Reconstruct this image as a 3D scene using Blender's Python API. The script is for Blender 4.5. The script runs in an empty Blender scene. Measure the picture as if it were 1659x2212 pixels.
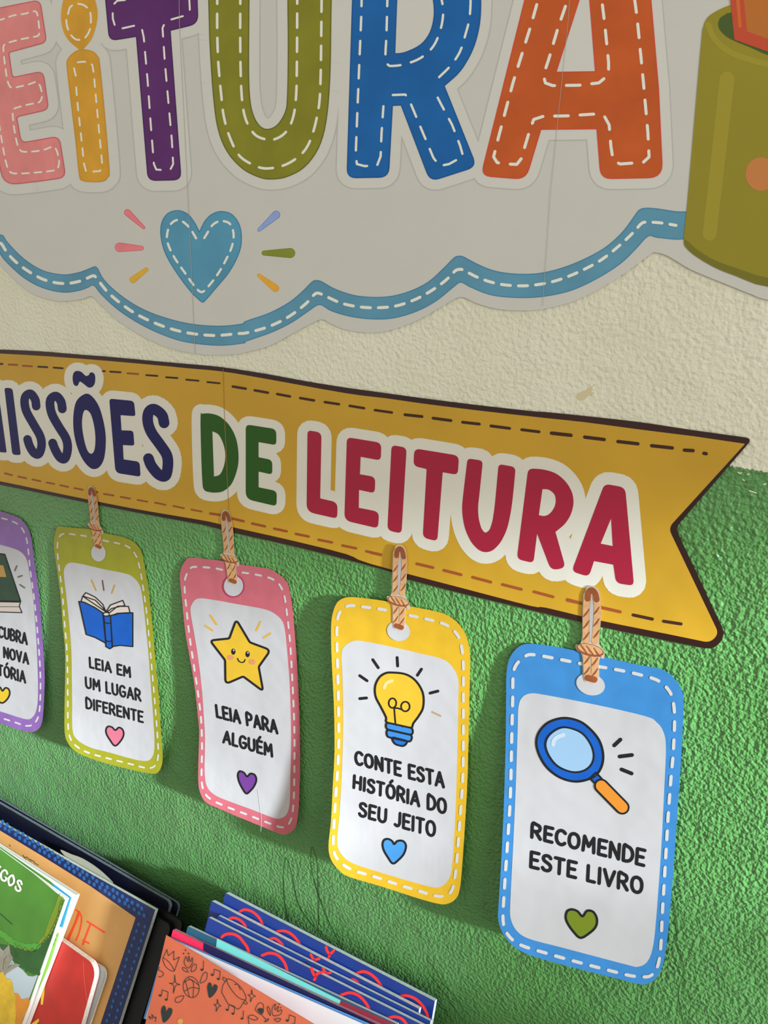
import bpy, bmesh, math, random
import numpy as np
from mathutils import Vector, Matrix
from mathutils.geometry import delaunay_2d_cdt

# ------------------------------------------------------------------ camera
W, H = 1659.0, 2212.0
FPX = 1700.0                                     # focal length in pixels
CX, CY = W/2, H/2
DIST, EYE = 0.5, 1.55                            # camera to wall, camera height
def _axes():
    a = np.array([-2600-CX, 385-CY]); bx = 690-CX
    by = (-FPX*FPX-a[0]*bx)/a[1]
    dh = np.array([a[0], a[1], FPX]); dh /= np.linalg.norm(dh)
    dv = np.array([bx, by, FPX]); dv /= np.linalg.norm(dv)
    X = -dh; Z = -dv
    return X, np.cross(Z, X), Z
AX, AY, AZ = _axes()
EYEPOS = np.array([0.0, -DIST, EYE])
scene = bpy.context.scene
COL = scene.collection
cam_d = bpy.data.cameras.new('camera'); cam = bpy.data.objects.new('camera', cam_d); COL.objects.link(cam)
cam_d.sensor_fit = 'HORIZONTAL'; cam_d.sensor_width = 36.0; cam_d.lens = FPX/W*36.0
cam_d.clip_start = 0.02; cam_d.clip_end = 50
right = Vector((AX[0], AY[0], AZ[0])); down = Vector((AX[1], AY[1], AZ[1])); fwd = Vector((AX[2], AY[2], AZ[2]))
m3 = Matrix((right, -down, -fwd)).transposed()
cam.matrix_world = Matrix.Translation(Vector(EYEPOS)) @ m3.to_4x4()
scene.camera = cam

# ------------------------------------------------------------------ light
scene.view_settings.view_transform = 'Standard'
scene.view_settings.look = 'None'
scene.view_settings.exposure = 0.0
scene.view_settings.gamma = 1.0
scene.view_settings.use_curve_mapping = False
wd = bpy.data.worlds.new('world'); scene.world = wd; wd.use_nodes = True
wd.node_tree.nodes['Background'].inputs[0].default_value = (1.0, 0.965, 0.86, 1)
wd.node_tree.nodes['Background'].inputs[1].default_value = 0.60
SUN_TRAVEL = Vector((-1.0, 0.20, -0.26))
sd = bpy.data.lights.new('sun', 'SUN'); sun = bpy.data.objects.new('sun', sd); COL.objects.link(sun)
sd.energy = 13.5; sd.angle = math.radians(3.2); sd.color = (0.86, 0.98, 1.10)
sun.rotation_euler = SUN_TRAVEL.to_track_quat('-Z', 'Y').to_euler()
sun.location = (3, -1.5, 2.6)
WIN_X, WIN_Y0, WIN_Y1, WIN_Z0, WIN_Z1 = 2.0, -2.2, -0.15, 1.49, 1.925
ad = bpy.data.lights.new('window_daylight', 'AREA'); al = bpy.data.objects.new('window_daylight', ad); COL.objects.link(al)
ad.shape = 'RECTANGLE'; ad.size = 1.3; ad.size_y = 0.9; ad.energy = 32.0; ad.color = (1.0, 0.99, 0.97)
al.location = (1.92, -1.15, 2.0)
al.rotation_euler = Vector((-1, 0.3, -0.12)).to_track_quat('-Z', 'Y').to_euler()

# ------------------------------------------------------------------ helpers
def lin(c):
    c = c/255.0
    return c/12.92 if c <= 0.04045 else ((c+0.055)/1.055)**2.4
GAIN = 1.07
def rgb(r, g, b, illum=1.0):
    return tuple(min(0.95, lin(v)/(illum*GAIN)) for v in (r, g, b))+(1,)
LOW = 0.62       # light level on the upper posters, used to turn photo colours into paint colours
MATS = {}
def mat(name, c, rough=0.5, spec=0.4, mottle=0.0, mscale=60, bump=0.0, bscale=40, metal=0.0):
    if name in MATS: return MATS[name]
    m = bpy.data.materials.new(name); m.use_nodes = True
    nt = m.node_tree; b = nt.nodes['Principled BSDF']
    b.inputs['Base Color'].default_value = c
    b.inputs['Roughness'].default_value = rough
    b.inputs['Specular IOR Level'].default_value = spec
    b.inputs['Metallic'].default_value = metal
    if mottle or bump:
        tc = nt.nodes.new('ShaderNodeTexCoord')
    if mottle:
        n = nt.nodes.new('ShaderNodeTexNoise'); n.inputs['Scale'].default_value = mscale; n.inputs['Detail'].default_value = 3
        nt.links.new(tc.outputs['Object'], n.inputs['Vector'])
        r = nt.nodes.new('ShaderNodeMapRange'); r.inputs['From Min'].default_value = 0.3; r.inputs['From Max'].default_value = 0.7
        r.inputs['To Min'].default_value = 1-mottle; r.inputs['To Max'].default_value = 1+mottle
        nt.links.new(n.outputs['Fac'], r.inputs['Value'])
        mx = nt.nodes.new('ShaderNodeMix'); mx.data_type = 'RGBA'; mx.blend_type = 'MULTIPLY'; mx.inputs[0].default_value = 1
        mx.inputs[6].default_value = c
        cb = nt.nodes.new('ShaderNodeCombineColor')
        for i in range(3): nt.links.new(r.outputs['Result'], cb.inputs[i])
        nt.links.new(cb.outputs['Color'], mx.inputs[7]); nt.links.new(mx.outputs[2], b.inputs['Base Color'])
    if bump:
        n2 = nt.nodes.new('ShaderNodeTexNoise'); n2.inputs['Scale'].default_value = bscale; n2.inputs['Detail'].default_value = 2
        nt.links.new(tc.outputs['Object'], n2.inputs['Vector'])
        bp = nt.nodes.new('ShaderNodeBump'); bp.inputs['Strength'].default_value = 1.0; bp.inputs['Distance'].default_value = bump
        nt.links.new(n2.outputs['Fac'], bp.inputs['Height']); nt.links.new(bp.outputs['Normal'], b.inputs['Normal'])
    MATS[name] = m
    return m

def view_dir(px, py):
    r = np.array([px-CX, py-CY, FPX])
    return np.array([r@AX, r@AY, r@AZ])
def wall_at(px, py, d=0.0):
    """point on the plane d metres in front of the wall"""
    v = view_dir(px, py); s = (DIST-d)/v[1]
    return EYEPOS+v*s
class WallSurf:
    """flat sheet lying on the wall"""
    grid = 0
    def __init__(s, d): s.d = d
    def __call__(s, px, py, lift=0.0): return wall_at(px, py, s.d+lift)
class CardSurf:
    """paper card hanging on the wall; its lift off the wall varies over the card"""
    grid = 14
    def __init__(s, x0, x1, z0, z1, fn): s.b = (x0, x1, z0, z1); s.fn = fn
    def __call__(s, px, py, lift=0.0):
        p = wall_at(px, py); x0, x1, z0, z1 = s.b
        a = min(1.3, max(-.3, (p[0]-x0)/(x1-x0))); b = min(1.1, max(-.2, (z1-p[2])/(z1-z0)))
        return wall_at(px, py, (.92+.32*max(0, b))*s.fn(a, b)+lift)
class BookSurf:
    """leaning cover plane of a stack; off = distance in front of the stack's back plane"""
    grid = 0
    def __init__(s, ref, off, lean=0.55, yaw=0.0, hinge=None):
        px, py, d = ref
        s.n = np.array([0, 1.0, -math.tan(lean)]); s.n /= np.linalg.norm(s.n)
        s.p = wall_at(px, py, d)-s.n*off
        if hinge is not None:                       # plane swung about a hinge point of that plane
            q = s(*hinge); s.n = np.array([yaw, 1.0, -math.tan(lean)]); s.n /= np.linalg.norm(s.n); s.p = q
    def __call__(s, px, py, lift=0.0):
        v = view_dir(px, py); q = s.p-s.n*lift
        t = ((q-EYEPOS)@s.n)/(v@s.n)
        return EYEPOS+v*t

def crop(x0, y0, k):
    def f(pts): return [(x0+p[0]*k, y0+p[1]*k)+tuple(p[2:]) for p in pts]
    f.k = k
    return f
R1 = crop(0, 0, .33755); R2 = crop(400, 0, .33755); R3 = crop(700, 0, .33755); R4 = crop(1020, 0, .38517)
C1 = crop(0, 400, .33755); C2 = crop(480, 420, .33755); C3 = crop(900, 420, .33755); C4 = crop(1300, 0, .28928)
B1 = crop(0, 740, .28933); B2 = crop(400, 780, .28933); B3 = crop(800, 820, .28933); B4 = crop(1179, 880, .28933)
T2 = crop(0, 1040, .29827); T3 = crop(360, 1080, .33438); T4 = crop(680, 1160, .37073); T5 = crop(1040, 1240, .41594)
K1 = crop(0, 1700, .24111); K2 = crop(280, 1860, .25316); K3 = crop(560, 1900, .25316); K4 = crop(0, 1900, .15069)
PX = crop(0, 0, 1.0)

def sm(pts, closed=True, n=6):
    """Catmull-Rom curve through the points"""
    P = [np.array(p[:2], float) for p in pts]; N = len(P); out = []
    rng = range(N) if closed else range(N-1)
    for i in rng:
        p1, p2 = P[i], P[(i+1) % N]
        p0 = P[i-1] if (closed or i > 0) else 2*p1-p2
        p3 = P[(i+2) % N] if (closed or i+2 < N) else 2*p2-p1
        for j in range(n):
            t = j/n
            out.append(tuple(.5*((2*p1)+(-p0+p2)*t+(2*p0-5*p1+4*p2-p3)*t*t+(-p0+3*p1-3*p2+p3)*t**3)))
    if not closed: out.append(tuple(P[-1]))
    return out
def rp(pts, rk=1.0, n=5):
    """polygon with rounded corners: (x, y, radius)"""
    out = []; N = len(pts)
    for i in range(N):
        p = np.array(pts[i][:2], float); r = (pts[i][2] if len(pts[i]) > 2 else 0)*rk
        a = np.array(pts[i-1][:2], float); b = np.array(pts[(i+1) % N][:2], float)
        if r <= 0: out.append(tuple(p)); continue
        la, lb = np.linalg.norm(a-p), np.linalg.norm(b-p)
        r = min(r, la*.49, lb*.49)
        q0 = p+(a-p)/la*r; q1 = p+(b-p)/lb*r
        for j in range(n+1):
            t = j/n; out.append(tuple((1-t)**2*q0+2*t*(1-t)*p+t*t*q1))
    return out
def ell(cx, cy, rx, ry, rot=0, n=28):
    c, s = math.cos(math.radians(rot)), math.sin(math.radians(rot)); o = []
    for i in range(n):
        t = 2*math.pi*i/n; x, y = rx*math.cos(t), ry*math.sin(t)
        o.append((cx+x*c-y*s, cy+x*s+y*c))
    return o
def dens(loop, step, closed=True):
    out = []; N = len(loop)
    for i in range(N if closed else N-1):
        a = np.array(loop[i][:2]); b = np.array(loop[(i+1) % N][:2]); k = max(1, int(np.linalg.norm(b-a)/step))
        for j in range(k): out.append(tuple(a+(b-a)*j/k))
    if not closed: out.append(tuple(loop[-1][:2]))
    return out
def inside(x, y, loops):
    c = False
    for L in loops:
        j = len(L)-1
        for i in range(len(L)):
            xi, yi = L[i]; xj, yj = L[j]
            if (yi > y) != (yj > y) and x < (xj-xi)*(y-yi)/(yj-yi)+xi: c = not c
            j = i
    return c
def area(L): return .5*sum(L[i-1][0]*L[i][1]-L[i][0]*L[i-1][1] for i in range(len(L)))

class MB:
    """collects shapes traced on one surface into ONE mesh"""
    def __init__(s, surf): s.surf = surf; s.pend = {}; s.v = []; s.f = []; s.fm = []; s.mats = []
    def mi(s, m):
        if m not in s.mats: s.mats.append(m)
        return s.mats.index(m)
    def fill(s, loops, m, lift=0.0, thick=0.0):
        if loops and not isinstance(loops[0], list): loops = [loops]
        LL = []
        for L in loops:
            L = [tuple(p[:2]) for p in L]
            LL.append([p for i, p in enumerate(L) if math.dist(p, L[i-1]) > 0.05])
        if thick: s.mesh([LL], m, lift, thick)
        else: s.pend.setdefault((s.mi(m), round(lift, 7)), []).append(LL)
        return s
    def flush(s):
        for (k, lift), shapes in s.pend.items():
            # shapes of one ink on one layer that touch become one surface
            bb = [(min(p[0] for p in S[0])-.1, min(p[1] for p in S[0])-.1, max(p[0] for p in S[0])+.1, max(p[1] for p in S[0])+.1) for S in shapes]
            par = list(range(len(shapes)))
            def find(i):
                while par[i] != i: par[i] = par[par[i]]; i = par[i]
                return i
            order = sorted(range(len(shapes)), key=lambda i: bb[i][0])
            for ai, i in enumerate(order):
                for j in order[ai+1:]:
                    if bb[j][0] > bb[i][2]: break
                    if bb[j][1] < bb[i][3] and bb[j][3] > bb[i][1]: par[find(i)] = find(j)
            cl = {}
            for i in range(len(shapes)): cl.setdefault(find(i), []).append(shapes[i])
            for g in cl.values(): s.mesh(g, s.mats[k], lift, 0)
        s.pend = {}
    def mesh(s, shapes, m, lift, thick):
        g = s.surf.grid or 0
        co = []; ed = []; shp = []
        for S in shapes:
            D = [dens(L, 12 if g else 80) for L in S]
            for L in D:
                b = len(co); co += L; ed += [(b+i, b+(i+1) % len(L)) for i in range(len(L))]
            shp.append(([np.array(L) for L in D], min(p[0] for p in D[0]), min(p[1] for p in D[0]), max(p[0] for p in D[0]), max(p[1] for p in D[0])))
        def within(Q):
            ok = np.zeros(len(Q), bool)
            for D, x0, y0, x1, y1 in shp:
                ix = np.where(~ok & (Q[:, 0] >= x0) & (Q[:, 0] <= x1) & (Q[:, 1] >= y0) & (Q[:, 1] <= y1))[0]
                if not len(ix): continue
                c = np.zeros(len(ix), int); X = Q[ix, 0][:, None]; Y = Q[ix, 1][:, None]
                for L in D:
                    a = L; b = np.roll(L, -1, 0)
                    cr = (a[:, 1] > Y) != (b[:, 1] > Y)
                    dy = np.where(b[:, 1] == a[:, 1], 1e-12, b[:, 1]-a[:, 1])
                    xi = a[:, 0]+(Y-a[:, 1])*(b[:, 0]-a[:, 0])/dy
                    c += (cr & (X < xi)).sum(1)
                ok[ix[c % 2 == 1]] = True
            return ok
        if g:
            A = np.array(co); gx, gy = np.meshgrid(np.arange(A[:, 0].min()+g/2, A[:, 0].max(), g), np.arange(A[:, 1].min()+g/2, A[:, 1].max(), g))
            Q = np.stack([gx.ravel()+.13*np.sin(gy.ravel()), gy.ravel()+.11*np.sin(gx.ravel())], 1)
            if len(Q): co = co+[tuple(q) for q in Q[within(Q)]]
        r = delaunay_2d_cdt([Vector(p) for p in co], ed, [], 0, 1e-4, False)
        vs, fs = r[0], r[2]
        if not len(fs): return
        k = s.mi(m); used = {}
        def vid(i):
            if i not in used:
                used[i] = len(s.v); s.v.append(s.surf(vs[i][0], vs[i][1], lift))
            return used[i]
        VV = np.array([tuple(v) for v in vs]); FF = np.array([list(f) for f in fs])
        keep = within(VV[FF].mean(1)); tris = []
        for f in FF[keep]:
            f = [int(i) for i in f]
            if area([tuple(vs[i]) for i in f]) > 0: f = f[::-1]     # seen from the room: front faces
            tris.append(f); s.f.append([vid(i) for i in f]); s.fm.append(k)
        if thick:
            back = {}
            def bid(i):
                if i not in back:
                    back[i] = len(s.v); s.v.append(s.surf(vs[i][0], vs[i][1], lift-thick))
                return back[i]
            cnt = set()
            for t in tris:
                s.f.append([bid(i) for i in reversed(t)]); s.fm.append(k)
                for a, b in zip(t, t[1:]+t[:1]): cnt.add((a, b))
            for (a, b) in cnt:
                if (b, a) not in cnt: s.f.append([vid(b), vid(a), bid(a), bid(b)]); s.fm.append(k)
    def poly(s, pts, m, lift):
        s.pend.setdefault((s.mi(m), round(lift, 7)), []).append([pts])
    def stroke(s, pts, w, m, lift=0.0, closed=False, cap=True):
        """pen stroke of width w (or a width per point) with round joins"""
        pts = [tuple(p[:2]) for p in pts]
        n = len(pts); ws = list(w) if hasattr(w, '__len__') else [w]*n
        if closed: pts = pts+pts[:1]; ws = ws+ws[:1]; n += 1
        st = 15 if s.surf.grid else 1e9
        P = [pts[0]]; Q = [ws[0]]
        for i in range(1, n):
            k = max(1, int(math.dist(pts[i-1], pts[i])/st))
            for j in range(1, k+1):
                t = j/k
                P.append((pts[i-1][0]+(pts[i][0]-pts[i-1][0])*t, pts[i-1][1]+(pts[i][1]-pts[i-1][1])*t)); Q.append(ws[i-1]+(ws[i]-ws[i-1])*t)
        for i in range(1, len(P)):
            a, b = P[i-1], P[i]; L = math.dist(a, b)
            if L < 1e-6: continue
            nx, ny = -(b[1]-a[1])/L, (b[0]-a[0])/L; h0, h1 = Q[i-1]/2, Q[i]/2
            s.poly([(a[0]+nx*h0, a[1]+ny*h0), (b[0]+nx*h1, b[1]+ny*h1), (b[0]-nx*h1, b[1]-ny*h1), (a[0]-nx*h0, a[1]-ny*h0)], m, lift)
        for i in range(len(P)):
            if not cap and i in (0, len(P)-1): continue
            if 0 < i < len(P)-1:
                a, b, c = P[i-1], P[i], P[i+1]
                cr = (b[0]-a[0])*(c[1]-b[1])-(b[1]-a[1])*(c[0]-b[0])
                if abs(cr) < .02*math.dist(a, b)*math.dist(b, c): continue
            r = Q[i]/2; k = 8 if r < 4 else 14
            s.poly([(P[i][0]+r*math.cos(2*math.pi*q/k), P[i][1]+r*math.sin(2*math.pi*q/k)) for q in range(k)], m, lift)
        return s
    def dashes(s, path, dash, gap, w, m, lift=0.0, closed=False, start=0.0):
        dash -= w*.8; gap += w*.8
        P = [np.array(p[:2], float) for p in path]
        if closed: P = P+P[:1]
        cum = [0.0]
        for i in range(1, len(P)): cum.append(cum[-1]+np.linalg.norm(P[i]-P[i-1]))
        def at(d):
            for i in range(1, len(P)):
                if d <= cum[i]+1e-9:
                    t = (d-cum[i-1])/max(1e-9, cum[i]-cum[i-1]); return tuple(P[i-1]+(P[i]-P[i-1])*t)
            return tuple(P[-1])
        T = cum[-1]
        if closed:
            k = max(1, round(T/(dash+gap))); f = T/k/(dash+gap); dash *= f; gap *= f
        d = start
        while d < T-dash*.35:
            e = min(T, d+dash)
            pts = [at(d)]+[tuple(P[i]) for i in range(len(P)) if d < cum[i] < e]+[at(e)]
            s.stroke(pts, w, m, lift)
            d += dash+gap
        return s
    def build(s, name, parent=None, origin=None):
        s.flush()
        me = bpy.data.meshes.new(name)
        V = np.array(s.v)
        if parent is not None: V = V-np.array(parent_world(parent))
        me.from_pydata([tuple(p) for p in V], [], s.f)
        for m in s.mats: me.materials.append(m)
        me.polygons.foreach_set('material_index', s.fm); me.update()
        o = bpy.data.objects.new(name, me); COL.objects.link(o)
        if parent is not None: o.parent = parent
        return o
def parent_world(o):
    v = Vector((0, 0, 0))
    while o is not None: v = v+o.location; o = o.parent
    return v
def thing(name, label, cat, loc, group=None):
    o = bpy.data.objects.new(name, None); COL.objects.link(o)
    o.location = tuple(loc); o['label'] = label; o['category'] = cat; o.empty_display_size = .02
    if group: o['group'] = group
    return o
def box(name, lo, hi, m, parent=None):
    me = bpy.data.meshes.new(name); bm = bmesh.new(); bmesh.ops.create_cube(bm, size=1)
    lo, hi = Vector(lo), Vector(hi); c = (lo+hi)/2; d = hi-lo
    off = parent_world(parent) if parent is not None else Vector((0, 0, 0))
    for v in bm.verts: v.co = Vector((v.co.x*d.x, v.co.y*d.y, v.co.z*d.z))+c-off
    bm.to_mesh(me); bm.free(); me.materials.append(m)
    o = bpy.data.objects.new(name, me); COL.objects.link(o)
    if parent is not None: o.parent = parent
    return o

# ------------------------------------------------------------------ the room
def wall_material():
    m = bpy.data.materials.new('painted_plaster'); m.use_nodes = True; nt = m.node_tree; N = nt.nodes; L = nt.links
    b = N['Principled BSDF']
    geo = N.new('ShaderNodeNewGeometry'); sep = N.new('ShaderNodeSeparateXYZ'); L.new(geo.outputs['Position'], sep.inputs[0])
    edge = N.new('ShaderNodeTexNoise'); edge.inputs['Scale'].default_value = 420; edge.inputs['Detail'].default_value = 3
    L.new(geo.outputs['Position'], edge.inputs['Vector'])
    big = N.new('ShaderNodeTexNoise'); big.inputs['Scale'].default_value = 14; L.new(geo.outputs['Position'], big.inputs['Vector'])
    def math_(op, a, b_):
        n = N.new('ShaderNodeMath'); n.operation = op
        for i, v in enumerate((a, b_)):
            if isinstance(v, (int, float)): n.inputs[i].default_value = v
            else: L.new(v, n.inputs[i])
        return n.outputs[0]
    e = math_('MULTIPLY', math_('SUBTRACT', edge.outputs['Fac'], .5), .006)
    e2 = math_('MULTIPLY', math_('SUBTRACT', big.outputs['Fac'], .5), .006)
    z = math_('ADD', math_('ADD', sep.outputs[2], e), e2)
    mr = N.new('ShaderNodeMapRange'); mr.inputs['From Min'].default_value = EYE-.1302; mr.inputs['From Max'].default_value = EYE-.1296
    L.new(z, mr.inputs['Value'])
    blot = N.new('ShaderNodeTexNoise'); blot.inputs['Scale'].default_value = 9; blot.inputs['Detail'].default_value = 4
    L.new(geo.outputs['Position'], blot.inputs['Vector'])
    def ramp(c0, c1, src):
        r = N.new('ShaderNodeValToRGB'); r.color_ramp.elements[0].position = .35; r.color_ramp.elements[1].position = .68
        r.color_ramp.elements[0].color = c0; r.color_ramp.elements[1].color = c1; L.new(src, r.inputs[0]); return r.outputs[0]
    green = ramp((.080, .258, .052, 1), (.098, .305, .076, 1), blot.outputs['Fac'])
    cream = ramp((.82, .80, .61, 1), (.88, .86, .68, 1), blot.outputs['Fac'])
    mx = N.new('ShaderNodeMix'); mx.data_type = 'RGBA'
    L.new(mr.outputs[0], mx.inputs[0]); L.new(green, mx.inputs[6]); L.new(cream, mx.inputs[7])
    L.new(mx.outputs[2], b.inputs['Base Color'])
    b.inputs['Roughness'].default_value = .40; b.inputs['Specular IOR Level'].default_value = .5
    b.inputs['Sheen Weight'].default_value = .08; b.inputs['Sheen Roughness'].default_value = .45
    b.inputs['Coat Weight'].default_value = .8; b.inputs['Coat Roughness'].default_value = .32
    t1 = N.new('ShaderNodeTexNoise'); t1.inputs['Scale'].default_value = 330; t1.inputs['Detail'].default_value = 1.0; t1.inputs['Roughness'].default_value = .45
    L.new(geo.outputs['Position'], t1.inputs['Vector'])
    t2 = N.new('ShaderNodeTexNoise'); t2.inputs['Scale'].default_value = 45; t2.inputs['Detail'].default_value = 2
    L.new(geo.outputs['Position'], t2.inputs['Vector'])
    h = math_('ADD', t1.outputs['Fac'], math_('MULTIPLY', t2.outputs['Fac'], 1.2))
    bp = N.new('ShaderNodeBump'); bp.inputs['Strength'].default_value = 1.0; bp.inputs['Distance'].default_value = .0017
    hm = math_('MULTIPLY', h, math_('SUBTRACT', 1.35, math_('MULTIPLY', mr.outputs[0], .65)))
    L.new(hm, bp.inputs['Height']); L.new(bp.outputs['Normal'], b.inputs['Normal'])
    return m
WALLM = wall_material()
PLAIN = mat('cream_plaster', (.55, .53, .46, 1), .7, bump=.001, bscale=200)
wall_back = box('wall_back', (-3, 0, 0), (WIN_X, .12, 2.9), WALLM); wall_back['kind'] = 'structure'
FLOORM = mat('grey_floor', (.30, .29, .27, 1), .5, mottle=.15, mscale=8)
fl = box('floor', (-3, -4, -.1), (WIN_X+.15, .12, 0), FLOORM); fl['kind'] = 'structure'
# right wall with the window opening the daylight comes through
wr = bpy.data.objects.new('wall_right', None); COL.objects.link(wr); wr['kind'] = 'structure'
for nm, lo, hi in (('sill_wall', (WIN_X, -4, 0), (WIN_X+.15, .12, WIN_Z0)), ('lintel_wall', (WIN_X, -4, WIN_Z1), (WIN_X+.15, .12, 2.9)),
                   ('side_wall', (WIN_X, WIN_Y1, WIN_Z0), (WIN_X+.15, .12, WIN_Z1)), ('side_wall', (WIN_X, -4, WIN_Z0), (WIN_X+.15, WIN_Y0, WIN_Z1))):
    o = box(nm, lo, hi, PLAIN, wr); o['kind'] = 'structure'

o = box('added_shade_bar', (WIN_X+.04, WIN_Y0, EYE+.012), (WIN_X+.07, WIN_Y1, EYE+.042), PLAIN, wr); o['kind'] = 'structure'  # unseen bar added across the opening to dim a band of the sun

# marks in the wall paint
CRACK = mat('crack_dark', rgb(38, 66, 26, .6), .8)
CHIP = mat('bare_plaster', rgb(205, 200, 170, .6), .8)
WS = WallSurf(.00015)
def mark(pts, w, m=CRACK, name='paint_crack'):
    b = MB(WS); b.stroke(sm(pts, False, 4), w, m); o = b.build(name, wall_back); o['kind'] = 'structure'
K5 = crop(300, 1700, .3014)
mark(K5([(1070, 950), (1045, 800), (1036, 640), (1042, 560), (1055, 505), (1085, 580), (1110, 700), (1140, 840), (1180, 900), (1240, 985)]), 1.1)
mark(K5([(1290, 990), (1283, 800), (1280, 560), (1262, 480), (1240, 430), (1232, 500), (1245, 620), (1280, 750), (1340, 900), (1370, 990)]), 1.2)
mark(K3([(205, 0), (210, 160), (240, 330), (262, 390)]), 1.1)
mark(K3([(290, 0), (320, 170), (400, 330), (520, 440), (610, 545)]), 1.1)
mark(K3([(462, 0), (500, 120), (560, 290), (640, 450), (690, 560), (705, 610)]), 1.3)
mark(K3([(505, 0), (512, 150), (505, 400), (515, 470)]), 1.0)
mark(K3([(1430, 680), (1500, 770), (1560, 870), (1659, 1000), (1760, 1130)]), 1.1)
mark(K3([(1440, 790), (1560, 940), (1640, 1060), (1740, 1200)]), 1.1)
mark(K3([(1510, 1050), (1580, 1120), (1660, 1225)]), 1.0)
K6 = crop(1400, 1300, .41242)
mark(K6([(135, 1580), (155, 1700), (150, 1800), (190, 1920), (160, 2050), (185, 2212)]), 1.4)
mark(crop(860, 1880, .48161)([(800, 450), (850, 530), (920, 610), (980, 680)]), 1.0)
for pts in ([(1435, 485), (1450, 492), (1462, 488)], [(1470, 540), (1484, 545)], [(1505, 500), (1520, 498)], [(1520, 622), (1545, 630), (1572, 640)], [(1625, 575), (1645, 570)]):
    mark(B4(pts), 2.2, CHIP, 'paint_chip')
b = MB(WS); b.fill(sm(crop(1179, 780, .28933)([(225, 262), (265, 230), (300, 215), (350, 185), (340, 225), (365, 240), (320, 258), (300, 275), (262, 295), (235, 285)])), mat('chip_edge', rgb(186, 174, 140, .62), .8))
b.build('paint_chip', wall_back)['kind'] = 'structure'

# ------------------------------------------------------------------ the large poster
PO = thing('reading_poster', 'large white cloud shaped poster with big stitched letters, above the yellow banner', 'poster', wall_at(700, 300, .0008))
PS = WallSurf(.0012)
L1, L2, L3, L4, L5 = .00008, .00016, .00024, .00032, .00040
PWHITE = mat('poster_white', rgb(181, 180, 174, LOW), .42, .35, mottle=.012, mscale=30, bump=.0006, bscale=14)
HALO = mat('letter_outline_white', rgb(188, 187, 181, LOW), .42, .35, bump=.0006, bscale=14)
HALOS = mat('printed_soft_grey', rgb(166, 165, 162, LOW), .42, .35)
STITCH = mat('stitch_cream', rgb(214, 210, 198, LOW), .45)
PBLUE = mat('border_blue', rgb(84, 138, 164, .68), .42, mottle=.10, mscale=25)
PBLUE_D = mat('border_blue_edge', rgb(45, 112, 150, LOW), .42)
border_top = C1([(0, 318), (20, 325), (50, 370), (150, 470), (270, 545), (400, 573), (500, 560), (570, 535), (605, 522), (625, 535), (660, 600), (740, 680), (860, 765), (1000, 830), (1200, 885), (1400, 902), (1550, 888)]) + \
    C2([(150, 812), (300, 760), (430, 690), (520, 615), (575, 560), (605, 550), (640, 560), (720, 605), (840, 645), (960, 658), (1080, 652), (1200, 620), (1320, 560), (1420, 470), (1485, 405), (1515, 395)]) + \
    C3([(300, 400), (400, 452), (500, 490), (620, 508), (760, 508), (900, 480), (1050, 425), (1200, 345), (1310, 250), (1380, 160), (1420, 105), (1460, 88), (1540, 92), (1660, 110)]) + C4([(630, 1582), (800, 1600)])
border_bot = C1([(0, 438), (40, 490), (150, 590), (270, 655), (400, 685), (500, 675), (560, 655), (600, 641), (650, 700), (760, 800), (900, 890), (1050, 960), (1200, 1005), (1400, 1025), (1560, 1010)]) + \
    C2([(150, 940), (320, 880), (450, 815), (560, 740), (625, 705), (700, 745), (820, 780), (960, 797), (1100, 790), (1250, 745), (1370, 680), (1470, 600), (1525, 562)]) + \
    C3([(340, 590), (450, 635), (560, 655), (720, 660), (860, 645), (1000, 610), (1150, 540), (1300, 445), (1400, 350), (1480, 267), (1540, 275), (1660, 287)]) + C4([(620, 1785), (800, 1800)])
sheet_bot = C1([(0, 505), (80, 590), (200, 690), (330, 735), (420, 742), (520, 730), (588, 712), (640, 760), (760, 870), (900, 960), (1050, 1030), (1200, 1070), (1350, 1087), (1500, 1083)]) + \
    C2([(150, 1010), (300, 970), (450, 890), (560, 830), (640, 800), (700, 830), (800, 868), (950, 885), (1080, 868), (1250, 805), (1400, 720), (1525, 657)]) + \
    C3([(380, 695), (500, 730), (620, 742), (740, 742), (850, 725), (1000, 685), (1150, 615), (1300, 525), (1420, 440), (1500, 380)]) + \
    C4([(400, 1885), (480, 1905), (560, 1950), (660, 2010), (800, 2070), (950, 2130), (1100, 2190), (1241, 2240), (1500, 2260), (1800, 2150), (2000, 1900)])
left_b = [(-330, 250), (-320, 420), (-180, 500), (-60, 430)]
ext_top = [(-330, 430), (-250, 505), (-150, 520), (-60, 470), (-18, 505)]
sheet = sm(sheet_bot, False, 4)+[(1990, 380), (2000, 0), (1900, -230), (1500, -330), (900, -290), (300, -200), (-200, -130), (-380, 60), (-420, 300), (-400, 470), (-300, 590), (-160, 610), (-60, 555), (-12, 548)]
MB(PS).fill(sheet, PWHITE, 0, .0005).build('paper_sheet', PO)
bd = MB(PS)
bt = [(-340, 400), (-300, 470), (-200, 510), (-90, 490), (-25, 470)]+sm(border_top, False, 4)
bb = [(-360, 440), (-300, 540), (-190, 570), (-80, 545), (-22, 520)]+sm(border_bot, False, 4)
bd.fill(bt+bb[::-1], PBLUE, L1); bd.stroke(bt, 1.6, PBLUE_D, L2); bd.stroke(bb, 1.6, PBLUE_D, L2)
bdo = bd.build('scalloped_border', PO)
st = MB(PS)
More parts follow.
